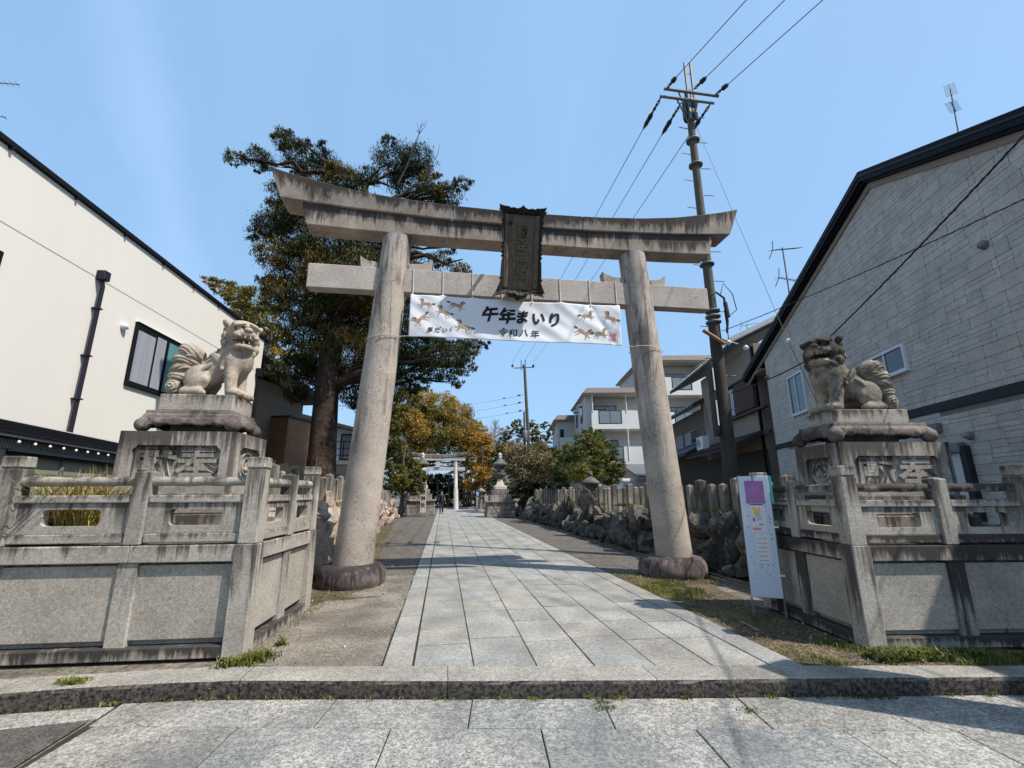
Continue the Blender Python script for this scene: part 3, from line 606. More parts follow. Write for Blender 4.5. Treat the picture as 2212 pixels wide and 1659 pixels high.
def enclosure(label, loc, rotz, sg, sc, ends, depth, mat, matd):
    t = thing('stone_balustrade', label, 'balustrade', loc, rotz, 'balustrades round the lion pedestals', sc)
    W = ends[-1]; D = depth[-1]
    def post(a, b, cap):
        h = 0.085
        bx('post_base', mat, t, sg*(a-0.1), sg*(a+0.1), b-0.1, b+0.1, 0.0, 0.99, 0.008) if cap else None
        m = MB(); m.box(sg*(a-h), sg*(a+h), b-h, b+h, 0.993, 1.70)
        if not cap: m = MB(); m.box(sg*(a-0.075), sg*(a+0.075), b-0.075, b+0.075, 0.993, 1.675); q = 0.075; m.add([(sg*a-q, b-q, 1.677), (sg*a+q, b-q, 1.677), (sg*a+q, b+q, 1.677), (sg*a-q, b+q, 1.677), (sg*a, b, 1.70)], [(0,1,4),(1,2,4),(2,3,4),(3,0,4),(3,2,1,0)])
        p = m.obj('post', mat, t, 0.006)
        if cap:
            bx('post_neck', mat, p, sg*(a-0.075), sg*(a+0.075), b-0.075, b+0.075, 1.701, 1.713, 0)
            bx('post_cap', mat, p, sg*(a-0.09), sg*(a+0.09), b-0.09, b+0.09, 1.714, 1.825, 0.012)
    def bay(T, s0, s1, sub=True):
        # T((along, z, out))
        w = s1-s0
        def P(name, a0, a1, z0, z1, n0, n1, bev=0.005, mt=None): MB().box(a0, a1, z0, z1, n0, n1, T=T).obj(name, mt or mat, t, bev)
        P('lower_panel', s0+0.085, s1-0.085, 0.155, 0.805, 0.03, 0.07, 0.004, GRPN)
        P('backing', s0+0.05, s1-0.05, 0.10, 0.84, 0.09, 0.14, 0)
        P('panel_frame', s0+0.05, s0+0.085, 0.12, 0.825, 0.05, 0.088, 0); P('panel_frame', s1-0.085, s1-0.05, 0.12, 0.825, 0.05, 0.088, 0)
        P('plinth', s0-0.0, s1-0.001, 0.0, 0.105, -0.03, 0.12, 0.008, GRFD)
        P('sill_beam', s0+0.0, s1, 0.83, 0.985, -0.02, 0.15, 0.008, matd)
        P('bottom_rail', s0+0.085, s1-0.085, 1.008, 1.092, 0.005, 0.115, 0.008, matd)
        m = MB(); c = (s0+s1)/2; hw = min(0.26, w*0.235)
        holed(m, s0+0.08, s1-0.08, 1.095, 1.378, c-hw, c+hw, 1.165, 1.32, 0.04, 0.02, 0.10, T); m.obj('slotted_panel', mat, t, 0)
        P('panel_coping', s0+0.085, s1-0.085, 1.381, 1.452, 0.0, 0.12, 0.008)
        m = MB(); mid = [T((s0+0.06+(w-0.12)*q/8, 1.585+0.004*math.sin(q*2.1), 0.06)) for q in range(9)]; m.tube(mid, 0.045, 12); m.obj('round_rail', matd, t, 0)
    def strut(T, s): MB().box(s-0.09, s+0.09, 0.10, 0.829, 0.0, 0.12, T=T).obj('strut', matd, t, 0.006)
    half = 0.06
    TF = lambda p: (sg*p[0], half-0.0+p[2]-0.02, p[1])
    TB = lambda p: (sg*p[0], D-p[2]+0.04, p[1])
    TS = lambda p: (sg*(half-0.02+p[2]), p[0], p[1])
    TW = lambda p: (sg*(W-p[2]+0.04), p[0], p[1])
    for T in (TF, TB):
        for a, b in zip(ends[:-1], ends[1:]): bay(T, a, b)
        for a in ends[1:-1]: strut(T, a)
    for T in (TS, TW):
        for a, b in zip(depth[:-1], depth[1:]): bay(T, a, b)
        for a in depth[1:-1]: strut(T, a)
    for i, a in enumerate(ends):
        for j, b in enumerate(depth):
            if i in (0, len(ends)-1) or j in (0, len(depth)-1):
                post(a, b, i in (0, len(ends)-1) and j in (0, len(depth)-1))
    bx('soil_fill', SOIL, t, sg*0.2, sg*(W-0.12), 0.2, D-0.12, 0.0, 0.96, 0)
    return t
LENC = enclosure('weathered granite balustrade round the lion pedestal on the left of the path', (-3.18, -3.52, 0), math.radians(-2.6), -1, 1.0, [0.1, 1.15, 2.34], [0.1, 0.98, 1.78], GRF, GRF)
RENC = enclosure('black-stained granite balustrade round the lion pedestal on the right of the path', (2.63, -4.23, 0), math.radians(-6.5), 1, 0.945, [0.1, 1.13, 2.1], [0.1, 0.98, 1.78], GRF, GRFD)

# ------------------------------------------------------------------ pedestals with the carved word, shelf on feet and plinth
CH_HO = None
def pedestal(label, loc, rotz, sg, w, d, zb, zt, mat):
    t = thing('lion_pedestal', label, 'pedestal', loc, rotz, 'stone pedestals carved with the word for offering')
    # local: x from 0 (path side) to sg*w, y from 0 (front) to d
    def X(a): return sg*a
    bx('step', mat, t, X(-0.10), X(w+0.10), -0.09, d+0.09, zb, zb+0.30, 0.012)
    bx('step', mat, t, X(-0.04), X(w+0.04), -0.035, d+0.035, zb+0.301, zb+0.52, 0.012)
    # body: hollowed frame with a sunk panel on the front and side
    z0, z1 = zb+0.521, zt
    bx('body', mat, t, X(0.05), X(w-0.05), 0.05, d-0.01, z0, z1-0.001, 0.0)
    zt0 = z1-0.16; m = MB()
    def frame(T, ww):
        mb = MB()
        rim = 0.15; cr = 0.045
        outer = [(0,z0),(ww,z0),(ww,z1),(0,z1)]
        inner = [(rim,z0+0.10),(ww-rim,z0+0.10),(ww-rim,zt0-cr),(ww-rim-cr*0.3,zt0-cr),(ww-rim-cr,zt0-cr*0.3),(ww-rim-cr,zt0),(rim+cr,zt0),(rim+cr,zt0-cr*0.3),(rim+cr*0.3,zt0-cr),(rim,zt0-cr)]
        om = [outer[0], outer[1], (ww, zt0-cr), (ww, zt0), (ww, z1), (ww-rim-cr, z1), (rim+cr, z1), (0, z1), (0, zt0), (0, zt0-cr)]
        n = len(inner); V = [T((a, b, dd)) for dd in (0, 0.055) for Lp in (om, inner) for a, b in Lp]; F = []
        for i in range(n):
            j = (i+1) % n; F += [(i, j, n+j, n+i), (n+i, n+j, 3*n+j, 3*n+i), (i, 2*n+i, 2*n+j, j), (2*n+i, 3*n+i, 3*n+j, 2*n+j)]
        mb.add(V, F); return mb
    frame(lambda p: (X(p[0]), p[2], p[1]), w).obj('panel_border', mat, t)
    frame(lambda p: (X(p[2]), p[0] if True else 0, p[1]), d).obj('panel_border', mat, t)
    frame(lambda p: (X(w-p[2]), p[0], p[1]), d).obj('panel_border', mat, t)
    # the two raised characters, read from the right
    for ch, cx in (('奉', 0.68), ('獻', 0.31)):
        V, F = text_geo(ch, 0.46, 0.024, 0.008)
        a = cx*w if sg > 0 else (1-cx)*w
        MB().add([((sg*a if sg > 0 else -a)+px, 0.046-pz, (z0+0.06+zt0)/2+0.03+py) for px, py, pz in V], F).obj('carved_character', mat, t)
    # a carved roundel in the side panel
    for r in (0.17, 0.10):
        m = MB(); m.tube([(X(0.045), d/2+r*math.cos(q*PI/12), (z0+zt0)/2+0.05+r*0.95*math.sin(q*PI/12)) for q in range(25)], 0.018, 6, False); m.obj('carved_ring', mat, t)
    m = MB(); m.tube([(X(0.04), d/2-0.05, (z0+zt0)/2), (X(0.03), d/2+0.02, (z0+zt0)/2+0.08), (X(0.04), d/2+0.06, (z0+zt0)/2+0.02)], 0.035, 8); m.obj('carved_leaf', mat, t)
    return t
def shelf(parent, sg, w, d, zt, over, mat, hgt=0.25):
    h = 0.0135; F = Field((-over-0.12, -over-0.12, -0.02), (w+over+0.12, d+over+0.12, hgt+0.04), h)
    F.rbox((w/2, d/2, hgt-0.03), (w/2+over*0.62, d/2+over*0.62, 0.03), 0.012, 0)
    F.rbox((w/2, d/2, hgt-0.085), (w/2+over*0.85, d/2+over*0.85, 0.04), 0.035, 0.006)
    for cx in (0, w):
        for cy in (0, d):
            ox, oy = (-1 if cx == 0 else 1), (-1 if cy == 0 else 1)
            F.ell((cx+ox*over*0.62, cy+oy*over*0.62, 0.085), (0.085, 0.085, 0.085), k=0.03)
            for q in ((1, 0), (0, 1)):
                F.ell((cx+ox*over*0.62-ox*q[0]*0.17, cy+oy*over*0.62-oy*q[1]*0.17, 0.115), (0.06, 0.06, 0.05), k=0.04)
    fn = lambda X, Y: -0.025*np.abs(np.sin((X+Y)*14))
    for cy in (-over*0.72, d+over*0.72): F.rbox((w/2, cy, 0.125), (w/2, 0.028, 0.055), 0.01, 0.01, fn=lambda X, Y: 0.014*np.abs(np.sin(X*11))+0.008*np.abs(np.sin(X*37)))
    for cx in (-over*0.72, w+over*0.72): F.rbox((cx, d/2, 0.125), (0.028, d/2, 0.055), 0.01, 0.01, fn=lambda X, Y: 0.014*np.abs(np.sin(Y*11))+0.008*np.abs(np.sin(Y*37)))
    F.rbox((w/2, d/2, 0.05), (w/2-0.12, d/2-0.12, 0.06), 0.01, 0)
    V, Q = snets(F.F, F.lo, h); V[:, 0] *= sg; V[:, 2] += zt
    if sg < 0: Q = Q[:, ::-1]
    return link('shelf', mesh_np('shelf', V, Q, True), mat, parent)
PLL = (-3.80, -2.78, 0); PLR = (3.13, -3.76, 0)
pl = pedestal('left stone pedestal with two raised characters under the closed-mouth lion', PLL, math.radians(-1.5), -1, 1.24, 0.86, 0.95, 2.165, GRP)
shelf(pl, -1, 0.86, 0.46, 2.166, 0.10, GRS, 0.265).location = (-0.17, 0.17, 0)
bx('plinth', GRP, pl, -0.16, -1.00, 0.16, 0.68, 2.432, 2.635, 0.012)
pr = pedestal('right stone pedestal with two raised characters under the open-mouth lion', PLR, math.radians(-6.0), 1, 1.33, 0.80, 0.90, 2.025, GRP)
shelf(pr, 1, 1.0, 0.50, 2.026, 0.12, GRS, 0.24).location = (0.10, 0.14, 0)
bx('plinth', GRP, pr, 0.13, 1.05, 0.14, 0.68, 2.267, 2.44, 0.012)

# ------------------------------------------------------------------ guardian lions
def lion(sc, open_mouth, yaw, pitch):
    h = 0.0066; F = Field((-0.68, -0.46, -0.01), (0.76, 0.40, 1.10), h)
    # body sitting up, facing +x
    F.cap((-0.17, 0, 0.22), (0.27, 0, 0.50), 0.165, 0.185, k=0)
    F.ell((0.30, 0, 0.48), (0.215, 0.22, 0.22), k=0.06)
    F.cap((0.28, 0, 0.58), (0.31, 0, 0.74), 0.19, 0.165, k=0.06)
    for i in range(9): t = i/8; F.ell((-0.22+0.40*t, 0, 0.41+0.32*t), (0.035, 0.022, 0.03), k=0.012)      # spine knobs
    for s in (-1, 1):
        F.ell((-0.13, s*0.15, 0.21), (0.17, 0.085, 0.17), (0, -0.75, 0), k=0.035)                             # haunch
        F.cap((-0.02, s*0.165, 0.20), (-0.27, s*0.165, 0.06), 0.06, 0.04, k=0.02)
        F.cap((-0.27, s*0.18, 0.045), (-0.06, s*0.20, 0.045), 0.045, 0.055, k=0.03)                           # hind foot
        for q in (-1, 0, 1): F.ell((-0.02, s*0.20+q*0.035, 0.04), (0.045, 0.022, 0.038), k=0.008)
        F.cap((0.30, s*0.12, 0.46), (0.315, s*0.135, 0.24), 0.105, 0.08, k=0.05)                              # fore leg
        F.cap((0.315, s*0.135, 0.24), (0.34, s*0.135, 0.07), 0.08, 0.075, k=0.03)
        F.ell((0.40, s*0.135, 0.05), (0.115, 0.082, 0.055), k=0.03)
        for q in (-1, 0, 1): F.ell((0.47, s*0.135+q*0.045, 0.04), (0.05, 0.026, 0.04), k=0.008)
        F.ell((0.215, s*0.185, 0.40), (0.035, 0.03, 0.07), (0, 0.4, 0), k=0.015, groove=lambda a, b, w: 0.004*np.sin(a*170))    # elbow tuft
        F.ell((0.21, s*0.195, 0.335), (0.03, 0.025, 0.03), k=0.01)
        F.ell((0.10, s*0.17, 0.47), (0.10, 0.03, 0.05), (0, 0.6, 0), k=0.03)
        F.ell((-0.01, s*0.19, 0.34), (0.10, 0.03, 0.028), (0, -0.7, 0), k=0.012)
    # flame tail of stacked curls
    def gr(cx, cz, fr=150): return lambda a, b, w: 0.0055*np.sin(np.sqrt((a-cx)**2*0.55+(w-cz)**2)*fr)
    F.ell((-0.33, 0, 0.565), (0.185, 0.16, 0.115), (0, 0.35, 0), k=0.01, groove=gr(-0.05, -0.13))
    F.ell((-0.385, 0, 0.455), (0.185, 0.17, 0.09), (0, 0.12, 0), k=0.008, groove=gr(0.0, -0.22))
    F.ell((-0.41, 0, 0.35), (0.17, 0.175, 0.085), (0, -0.25, 0), k=0.008, groove=gr(0.1, -0.14))
    F.ell((-0.43, 0, 0.245), (0.155, 0.175, 0.085), (0, 0.05, 0), k=0.008, groove=gr(0.0, -0.22))
    for s in (-1, 1):
        F.ell((-0.45, s*0.10, 0.125), (0.10, 0.09, 0.10), k=0.01, groove=gr(0.0, 0.0, 200))
        F.ell((-0.30, s*0.10, 0.50), (0.07, 0.06, 0.05), k=0.01, groove=gr(0.03, -0.06, 190))
    F.ell((-0.40, 0, 0.08), (0.11, 0.11, 0.09), k=0.02)
    # head, turned to the visitor
    hc = np.array([0.335, -0.02, 0.80]); R = Matrix.Rotation(yaw, 3, 'Z') @ Matrix.Rotation(pitch, 3, 'Y')
    def H(p): return hc+np.array(R @ Vector(p))
    def he(p, r, rot=(0,0,0), k=0.02, mode='add', groove=None):
        p = tuple(q*1.16 for q in p); r = tuple(q*1.16 for q in r)
        e = (R @ Matrix.Rotation(rot[2], 3, 'Z') @ Matrix.Rotation(rot[1], 3, 'Y') @ Matrix.Rotation(rot[0], 3, 'X')).to_euler()
        F.ell(H(p), r, tuple(e), k, mode, groove)
    he((0, 0, 0.0), (0.175, 0.185, 0.165), k=0.03)
    he((-0.02, 0, 0.075), (0.15, 0.165, 0.09), k=0.03)
    he((0.09, 0, 0.10), (0.11, 0.155, 0.05), (0, 0.25, 0), k=0.02)       # forehead slab
    he((0.16, 0, -0.02), (0.12, 0.135, 0.06), k=0.03)                    # muzzle
    he((0.13, 0, -0.155), (0.125, 0.125, 0.042 if open_mouth else 0.05), (0, -0.12 if open_mouth else 0, 0), k=0.02)
    for s in (-1, 1): he((0.155, s*0.075, 0.045), (0.065, 0.052, 0.032), k=0.012, mode='cut')
    he((0.25, 0, -0.085), (0.17, 0.115, 0.038 if open_mouth else 0.013), k=0.008, mode='cut')
    he((0.18, 0, -0.085), (0.13, 0.16, 0.024 if open_mouth else 0.011), k=0.008, mode='cut')
    for s in (-1, 1):
        he((0.165, s*0.078, 0.038), (0.034, 0.036, 0.028), k=0.004)       # eye
        he((0.175, s*0.085, 0.085), (0.06, 0.075, 0.024), (s*-0.35, 0.1, 0), k=0.01)      # brow
        he((-0.02, s*0.185, 0.10), (0.055, 0.035, 0.058), (s*-0.8, -0.3, s*0.2), k=0.02)  # ear
        he((0.20, s*0.10, -0.035), (0.07, 0.045, 0.03), (0, 0.3, 0), k=0.012)             # lip
        he((0.245, s*0.03, 0.005), (0.03, 0.026, 0.022), k=0.01)                          # nostril
        for p, r in (((-0.04, 0.17, -0.03), 0.062), ((0.0, 0.165, -0.13), 0.058), ((-0.12, 0.145, 0.06), 0.06), ((-0.13, 0.15, -0.07), 0.065), ((-0.10, 0.12, -0.18), 0.06), ((0.07, 0.13, -0.19), 0.042)):
            he((p[0], s*p[1], p[2]), (r, r*0.8, r), k=0.008, groove=lambda a, b, w: 0.0045*np.sin(np.sqrt(a*a+w*w)*190))
        for q in range(3): he((0.265-q*0.03, s*(0.03+q*0.03), -0.062), (0.011, 0.012, 0.018), k=0.002)
        for q in range(3): he((0.225-q*0.03, s*(0.03+q*0.03), -0.125 if open_mouth else -0.108), (0.011, 0.012, 0.016), k=0.002)
    he((0.27, 0, 0.02), (0.035, 0.05, 0.028), k=0.012)
    he((0.14, 0, -0.22), (0.05, 0.06, 0.035), k=0.015, groove=lambda a, b, w: 0.004*np.sin(b*200))
    for q in range(5): he((-0.16, -0.12+0.06*q, 0.0+0.05*math.sin(q)), (0.06, 0.045, 0.08), k=0.01, groove=lambda a, b, w: 0.004*np.sin((b+w)*150))
    F.rbox((0, 0, -0.06), (0.7, 0.5, 0.06), 0, 0, 'cut')
    V, Q = snets(F.F, F.lo, h)
    return V*sc, Q
V, Q = lion(1.0, False, -0.88, 0.05)
a = math.radians(-1.5)
lL = thing('lion_statue', 'granite guardian lion with closed mouth sitting on the left pedestal', 'statue', (-4.36, -2.34, 2.635), a, 'guardian lion statues')
V = V*np.array([0.87, 0.95, 1.04]); link('body', mesh_np('body', V, Q, True), GRL, lL)
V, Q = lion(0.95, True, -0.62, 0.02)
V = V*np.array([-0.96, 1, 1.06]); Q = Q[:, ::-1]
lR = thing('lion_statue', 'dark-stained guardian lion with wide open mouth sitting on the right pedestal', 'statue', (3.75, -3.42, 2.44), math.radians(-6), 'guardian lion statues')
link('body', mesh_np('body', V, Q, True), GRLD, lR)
# yellow bamboo grass growing inside the left enclosure
pts = scatter(1500, -5.45, -4.9, -3.2, -1.9, lambda x, y: 1, 0.96, 31)
s1_ = blades('bamboo_grass', pts, SASA, 0.62, 0.014, 0.9, 31); del s1_['kind']; setp(s1_, 'yellowing bamboo grass inside the left balustrade', 'plant')
# ================================================================== THE GREAT STONE GATE
gate = thing('torii_gate', 'large weathered granite shrine gate spanning the path with a white banner tied to it', 'torii gate', (0,0,0))
def pill(sg):
    cx = lambda z: sg*(2.90-0.0675*z)
    prof = [(0.325-0.046*(i/24)**1.3 + (0.006 if i == 0 else 0), 0.30+6.12*i/24) for i in range(25)]
    m = MB(); m.lathe(prof, 48, (0, 0), cx); return m.obj('pillar', GRT, gate)
pill(-1); pill(1)
for sg, R0 in ((-1, 0.56), (1, 0.62)):
    prof = [(R0*0.93, -0.02), (R0*0.99, 0.05), (R0, 0.12), (R0*0.98, 0.20), (R0*0.93, 0.265), (R0*0.86, 0.305), (R0*0.75, 0.325), (0.2, 0.33)]
    m = MB(); m.lathe(prof, 40, (sg*2.88 if sg < 0 else 2.83, 0.0), wob=0.05); m.obj('footing_stone', GRB, gate)
# sweeping top lintel built of three stones, and the second lintel under it
def sweep(x0, x1, top, bot, dt, db, n=26, endslant=0.0, y0=0.0, crown=0.0):
    m = MB(); V = []
    for i in range(n+1):
        x = x0+(x1-x0)*i/n
        zt, zb = top(x), bot(x); xt = xb = x
        if endslant and abs(x) > abs(endslant): pass
        V += [(xt, y0-dt, zt), (xt, y0, zt+crown), (xt, y0+dt, zt), (xb, y0+db, zb), (xb, y0-db, zb)]
    return V, n
TOPZ = [(0,7.05),(1.6,7.085),(2.6,7.15),(3.4,7.245),(4.1,7.385),(4.5,7.475),(4.9,7.59)]
BOTZ = [(0,6.785),(1.6,6.80),(3.3,6.875),(4.0,6.925),(4.7,6.985)]
itp = lambda P: (lambda x: float(np.interp(abs(x), [p[0] for p in P], [p[1] for p in P])))
ktop, kbot = itp(TOPZ), itp(BOTZ)
def lint(x0, x1, top, bot, dt, db, et, eb, crown, name, mat, j0=0, j1=0):
    n = 18; V = []; m = MB(); q = 7
    for i in range(n+1):
        t = i/n; xa = x0[0]+(x1[0]-x0[0])*t; xb = x0[1]+(x1[1]-x0[1])*t; xm = lambda f: xb+(xa-xb)*f
        zt, zb = top(xa), bot(xb); zz = lambda f: zb+(zt-zb)*f
        V += [(xa, -dt, zt), (xa, 0, zt+crown), (xa, dt, zt), (xb, db, zb), (xb, -db, zb), (xm(0.33), -(db+(dt-db)*0.33), zz(0.33)), (xm(0.66), -(db+(dt-db)*0.66), zz(0.66))]
    F = [(i*q+k, i*q+(k+1) % q, (i+1)*q+(k+1) % q, (i+1)*q+k) for i in range(n) for k in range(q)]
    F += [tuple(range(q)), tuple(n*q+k for k in range(q))[::-1]]
    m.add(V, F); me = m.mesh(name, 0.012); at = me.attributes.new('topness', 'FLOAT', 'POINT'); vals = []
    for v in me.vertices:
        a, b = bot(v.co.x), top(v.co.x); vals.append(max(0.0, min(1.0, (v.co.z-a)/(b-a))))
    at.data.foreach_set('value', vals); return link(name, me, mat, gate)
K = 4.88
lint((-K,-4.66), (-1.404,-1.404), ktop, kbot, 0.34, 0.285, 0, 0, 0.05, 'top_lintel_stone', GRTT)
lint((-1.396,-1.396), (1.30,1.30), ktop, kbot, 0.335, 0.28, 0, 0, 0.05, 'top_lintel_stone', GRTT)
lint((1.308,1.308), (K,4.66), ktop, kbot, 0.34, 0.285, 0, 0, 0.05, 'top_lintel_stone', GRTT)
sbot = itp([(0,6.42),(1.6,6.425),(3.3,6.455),(4.3,6.495)])
kb2 = lambda x: kbot(x)-0.003
lint((-4.27,-4.16), (-1.50,-1.50), kb2, sbot, 0.235, 0.215, 0, 0, 0, 'second_lintel_stone', GRTT)
lint((-1.494,-1.494), (1.40,1.40), kb2, sbot, 0.23, 0.212, 0, 0, 0, 'second_lintel_stone', GRTT)
lint((1.406,1.406), (4.27,4.16), kb2, sbot, 0.235, 0.215, 0, 0, 0, 'second_lintel_stone', GRTT)
MB().box(-4.07, 4.07, -0.125, 0.125, 5.24, 5.73).obj('tie_beam', GRTB, gate, 0.012)
for sg in (-1, 1):     # flared wedges beside each pillar
    for a, b in ((3.12, 2.80), (1.78, 2.22)):
        m = MB(); m.prism([(sg*a, 5.732), (sg*b, 5.732), (sg*b, 5.855), (sg*(a*0.55+b*0.45), 5.87), (sg*(a*0.85+b*0.15), 5.915), (sg*a+(a-b)/abs(a-b)*sg*0.03, 5.975)], -0.10, 0.10, lambda p: (p[0], p[2], p[1])); m.obj('wedge', GRT, gate, 0.008)
# framed name plaque leaning forward between the beams
pq = bpy.data.objects.new('plaque', None); COL.objects.link(pq); pq.parent = gate
tp, bt = Vector((-0.06, -0.80, 6.74)), Vector((-0.06, -0.40, 5.28)); axz = (tp-bt).normalized(); axn = Vector((1, 0, 0)).cross(axz).normalized()   # axn faces down and out
Hh = (tp-bt).length
def PT(a, b, d): return tuple(bt+Vector((a, 0, 0))+axz*b+axn*d)
m = MB(); m.prism([(-0.33, 0.02), (0.33, 0.02), (0.33, Hh-0.05), (-0.33, Hh-0.05)], -0.07, -0.01, lambda p: PT(*p)); m.obj('plaque_board', BRONZE, pq, 0.004)
# inner raised bevels
for x in (-0.30, 0.30):
    m = MB(); m.prism([(x-0.05, 0.03), (x+0.05, 0.03), (x+0.05, Hh-0.06), (x-0.05, Hh-0.06)], -0.01, 0.05, lambda p: PT(*p)); m.obj('plaque_moulding', BRONZE, pq, 0.02)
# scalloped flared frame
def scallop(side):
    pts = []; n = 66
    for i in range(n+1):
        b = -0.05+(Hh+0.05)*i/n; ph = b/Hh
        w = 0.385+0.012*math.cos(ph*PI*2)
        if 0.10 < ph < 0.16 or 0.36 < ph < 0.62 or 0.78 < ph < 0.86: w += 0.014*(1 if math.sin(b*2*PI/0.085) > 0 else -1)
        if ph < 0.08: w += 0.05*(0.08-ph)/0.08
        if ph > 0.93: w += 0.06*(ph-0.93)/0.07
        pts.append((side*w, b))
    return pts
for s in (-1, 1):
    o = scallop(s); m = MB(); n = len(o)
    V = []
    for a, b in o: V += [PT(s*0.335, b, -0.07), PT(s*0.335, b, 0.03), PT(a, b, 0.12), PT(a+s*0.012, b, 0.10)]
    F = [(i*4+k, i*4+(k+1) % 4, (i+1)*4+(k+1) % 4, (i+1)*4+k) for i in range(n-1) for k in range(4)]+[(0,1,2,3), tuple((n-1)*4+k for k in range(4))]
    m.add(V, F); m.obj('plaque_frame', BRONZED, pq)
for b0, sgn in ((Hh-0.04, 1), (0.0, -1)):
    m = MB(); n = 28; V = []
    for i in range(n+1):
        a = -0.46+0.92*i/n; u = abs(a)/0.46
        e = sgn*(0.05+0.07*u**3+0.02*abs(math.sin(i*0.9))*(u < 0.85)+(0.08*math.exp(-(a/0.03)**2) if sgn > 0 else 0.05*math.exp(-(a/0.1)**2)))
        V += [PT(a*0.9, b0, -0.07), PT(a*0.9, b0, 0.03), PT(a, b0+e, 0.12), PT(a, b0+e+sgn*0.012, 0.10)]
    F = [(i*4+k, i*4+(k+1) % 4, (i+1)*4+(k+1) % 4, (i+1)*4+k) for i in range(n) for k in range(4)]+[(0,1,2,3), tuple(n*4+k for k in range(4))]
    m.add(V, F); m.obj('plaque_frame', BRONZED, pq)
for i, ch in enumerate('藤森神社'):
    V, F = text_geo(ch, 0.30, 0.016, 0.006); z = Hh-0.36-i*0.265
    MB().add([PT(px*0.72, z+py, -0.002+pz) for px, py, pz in V], F).obj('plaque_character', GOLDL if i else BRONZE, pq)
MB().box(-0.26, 0.12, -0.36, -0.13, 5.26, 5.40).obj('plaque_bracket', BRONZED, pq, 0.01)
MB().tube([(-0.06,-0.42,5.30), (-0.06,-0.30,5.20), (-0.06,-0.14,5.26)], 0.07, 8).obj('plaque_bracket', BRONZED, pq)
for x in (-0.3, 0.2): MB().box(x, x+0.05, -0.78, -0.24, 6.50, 6.55).obj('plaque_bracket', BRONZED, pq)

# ------------------------------------------------------------------ the banner
BX0, BX1, BZ0, BZ1, BY = -2.14, 2.03, 4.32, 5.17, -0.20
def bdisp(x, z):
    u = (x-BX0)/(BX1-BX0); v = (z-BZ0)/(BZ1-BZ0)
    hang = sum(math.exp(-((x-r)/0.05)**2) for r in ROPX)
    d = 0.045*mnoise.noise(Vector((x*1.3+z*0.9, z*1.1, 3)))+0.022*mnoise.noise(Vector((x*3+z*4.5, z*1.2-x, 7)))
    d += -0.022*math.exp(-((x+1.62-(z-5.0)*0.7)/0.06)**2)*v+0.018*math.exp(-((x-1.5-(5.0-z)*0.6)/0.07)**2)
    return BY+d, -0.010*(1-min(1, hang))*v*1.5+0.006*math.sin(u*9)
ROPX = [-2.11,-1.54,-0.96,-0.38,0.22,0.81,1.43,2.00]
bn = thing('banner', 'long white cloth banner with black writing and tan running horses under the gate tie beam', 'banner', (0,0,0))
nx, nz_ = 190, 40; V = []; F = []
for j in range(nz_+1):
    for i in range(nx+1):
        x = BX0+(BX1-BX0)*i/nx; z = BZ0+(BZ1-BZ0)*j/nz_; y, dz = bdisp(x, z); V.append((x, y, z+dz))
for j in range(nz_):
    for i in range(nx): F.append((j*(nx+1)+i, j*(nx+1)+i+1, (j+1)*(nx+1)+i+1, (j+1)*(nx+1)+i))
bm_ = mesh_np('cloth', np.array(V), np.array(F), True); co = link('cloth', bm_, CLOTH, bn)
md = co.modifiers.new('solid', 'SOLIDIFY'); md.thickness = 0.003; md.offset = 1
def on_banner(V, F, name, mat, off=0.004, sub=None):
    out = []
    for x, z in V: y, dz = bdisp(x, z); out.append((x, y-off, z+dz))
    return MB().add(out, F).obj(name, mat, bn)
def banner_text(ch, x, z, size, mat=INK, sx=1.0, bold=0.01, name='printed_character'):
    V, F = text_geo(ch, size, 0, bold*size)
    w_ = (ord(ch) % 7-3)*0.012 if mat is INK else 0.0; sl = 0.14 if mat is INK else 0.0
    on_banner([(x+px*sx+py*sl+0.03*size*math.sin(py/size*5+ord(ch)), z+py+px*(0.10 if mat is INK else 0)+w_*0.4+0.025*size*math.sin(px/size*6)) for px, py, pz in V], F, name, mat, 0.011)
for ch, x, z, s_ in (('午',-0.62,4.85,0.33),('年',-0.28,4.845,0.34),('ま',0.03,4.84,0.29),('い',0.35,4.83,0.29),('り',0.67,4.82,0.32)): banner_text(ch, x, z, s_, bold=0.04)
for ch, x in (('令',-0.36),('和',-0.17),('八',0.05),('年',0.27)): banner_text(ch, x, 4.50-0.005*x, 0.185, bold=0.012)
for ch, x, z, s_ in (('馬',-1.75,4.475,0.12),('だ',-1.61,4.478,0.13),('い',-1.47,4.475,0.11),('く',-1.36,4.48,0.10)): banner_text(ch, x, z, s_, bold=0.02)
for ch, x, z in (('藤',1.885,4.535),('森',1.885,4.455),('神',1.805,4.535),('社',1.805,4.455)): banner_text(ch, x, z, 0.085, REDINK, bold=0.0)
for a, b, c, d in ((1.75,1.945,4.585,4.593),(1.75,1.945,4.402,4.410),(1.745,1.752,4.402,4.593),(1.942,1.949,4.402,4.593),(1.842,1.846,4.41,4.585)):
    on_banner([(a,c),(b,c),(b,d),(a,d)], [(0,1,2,3)], 'seal_border', REDINK)
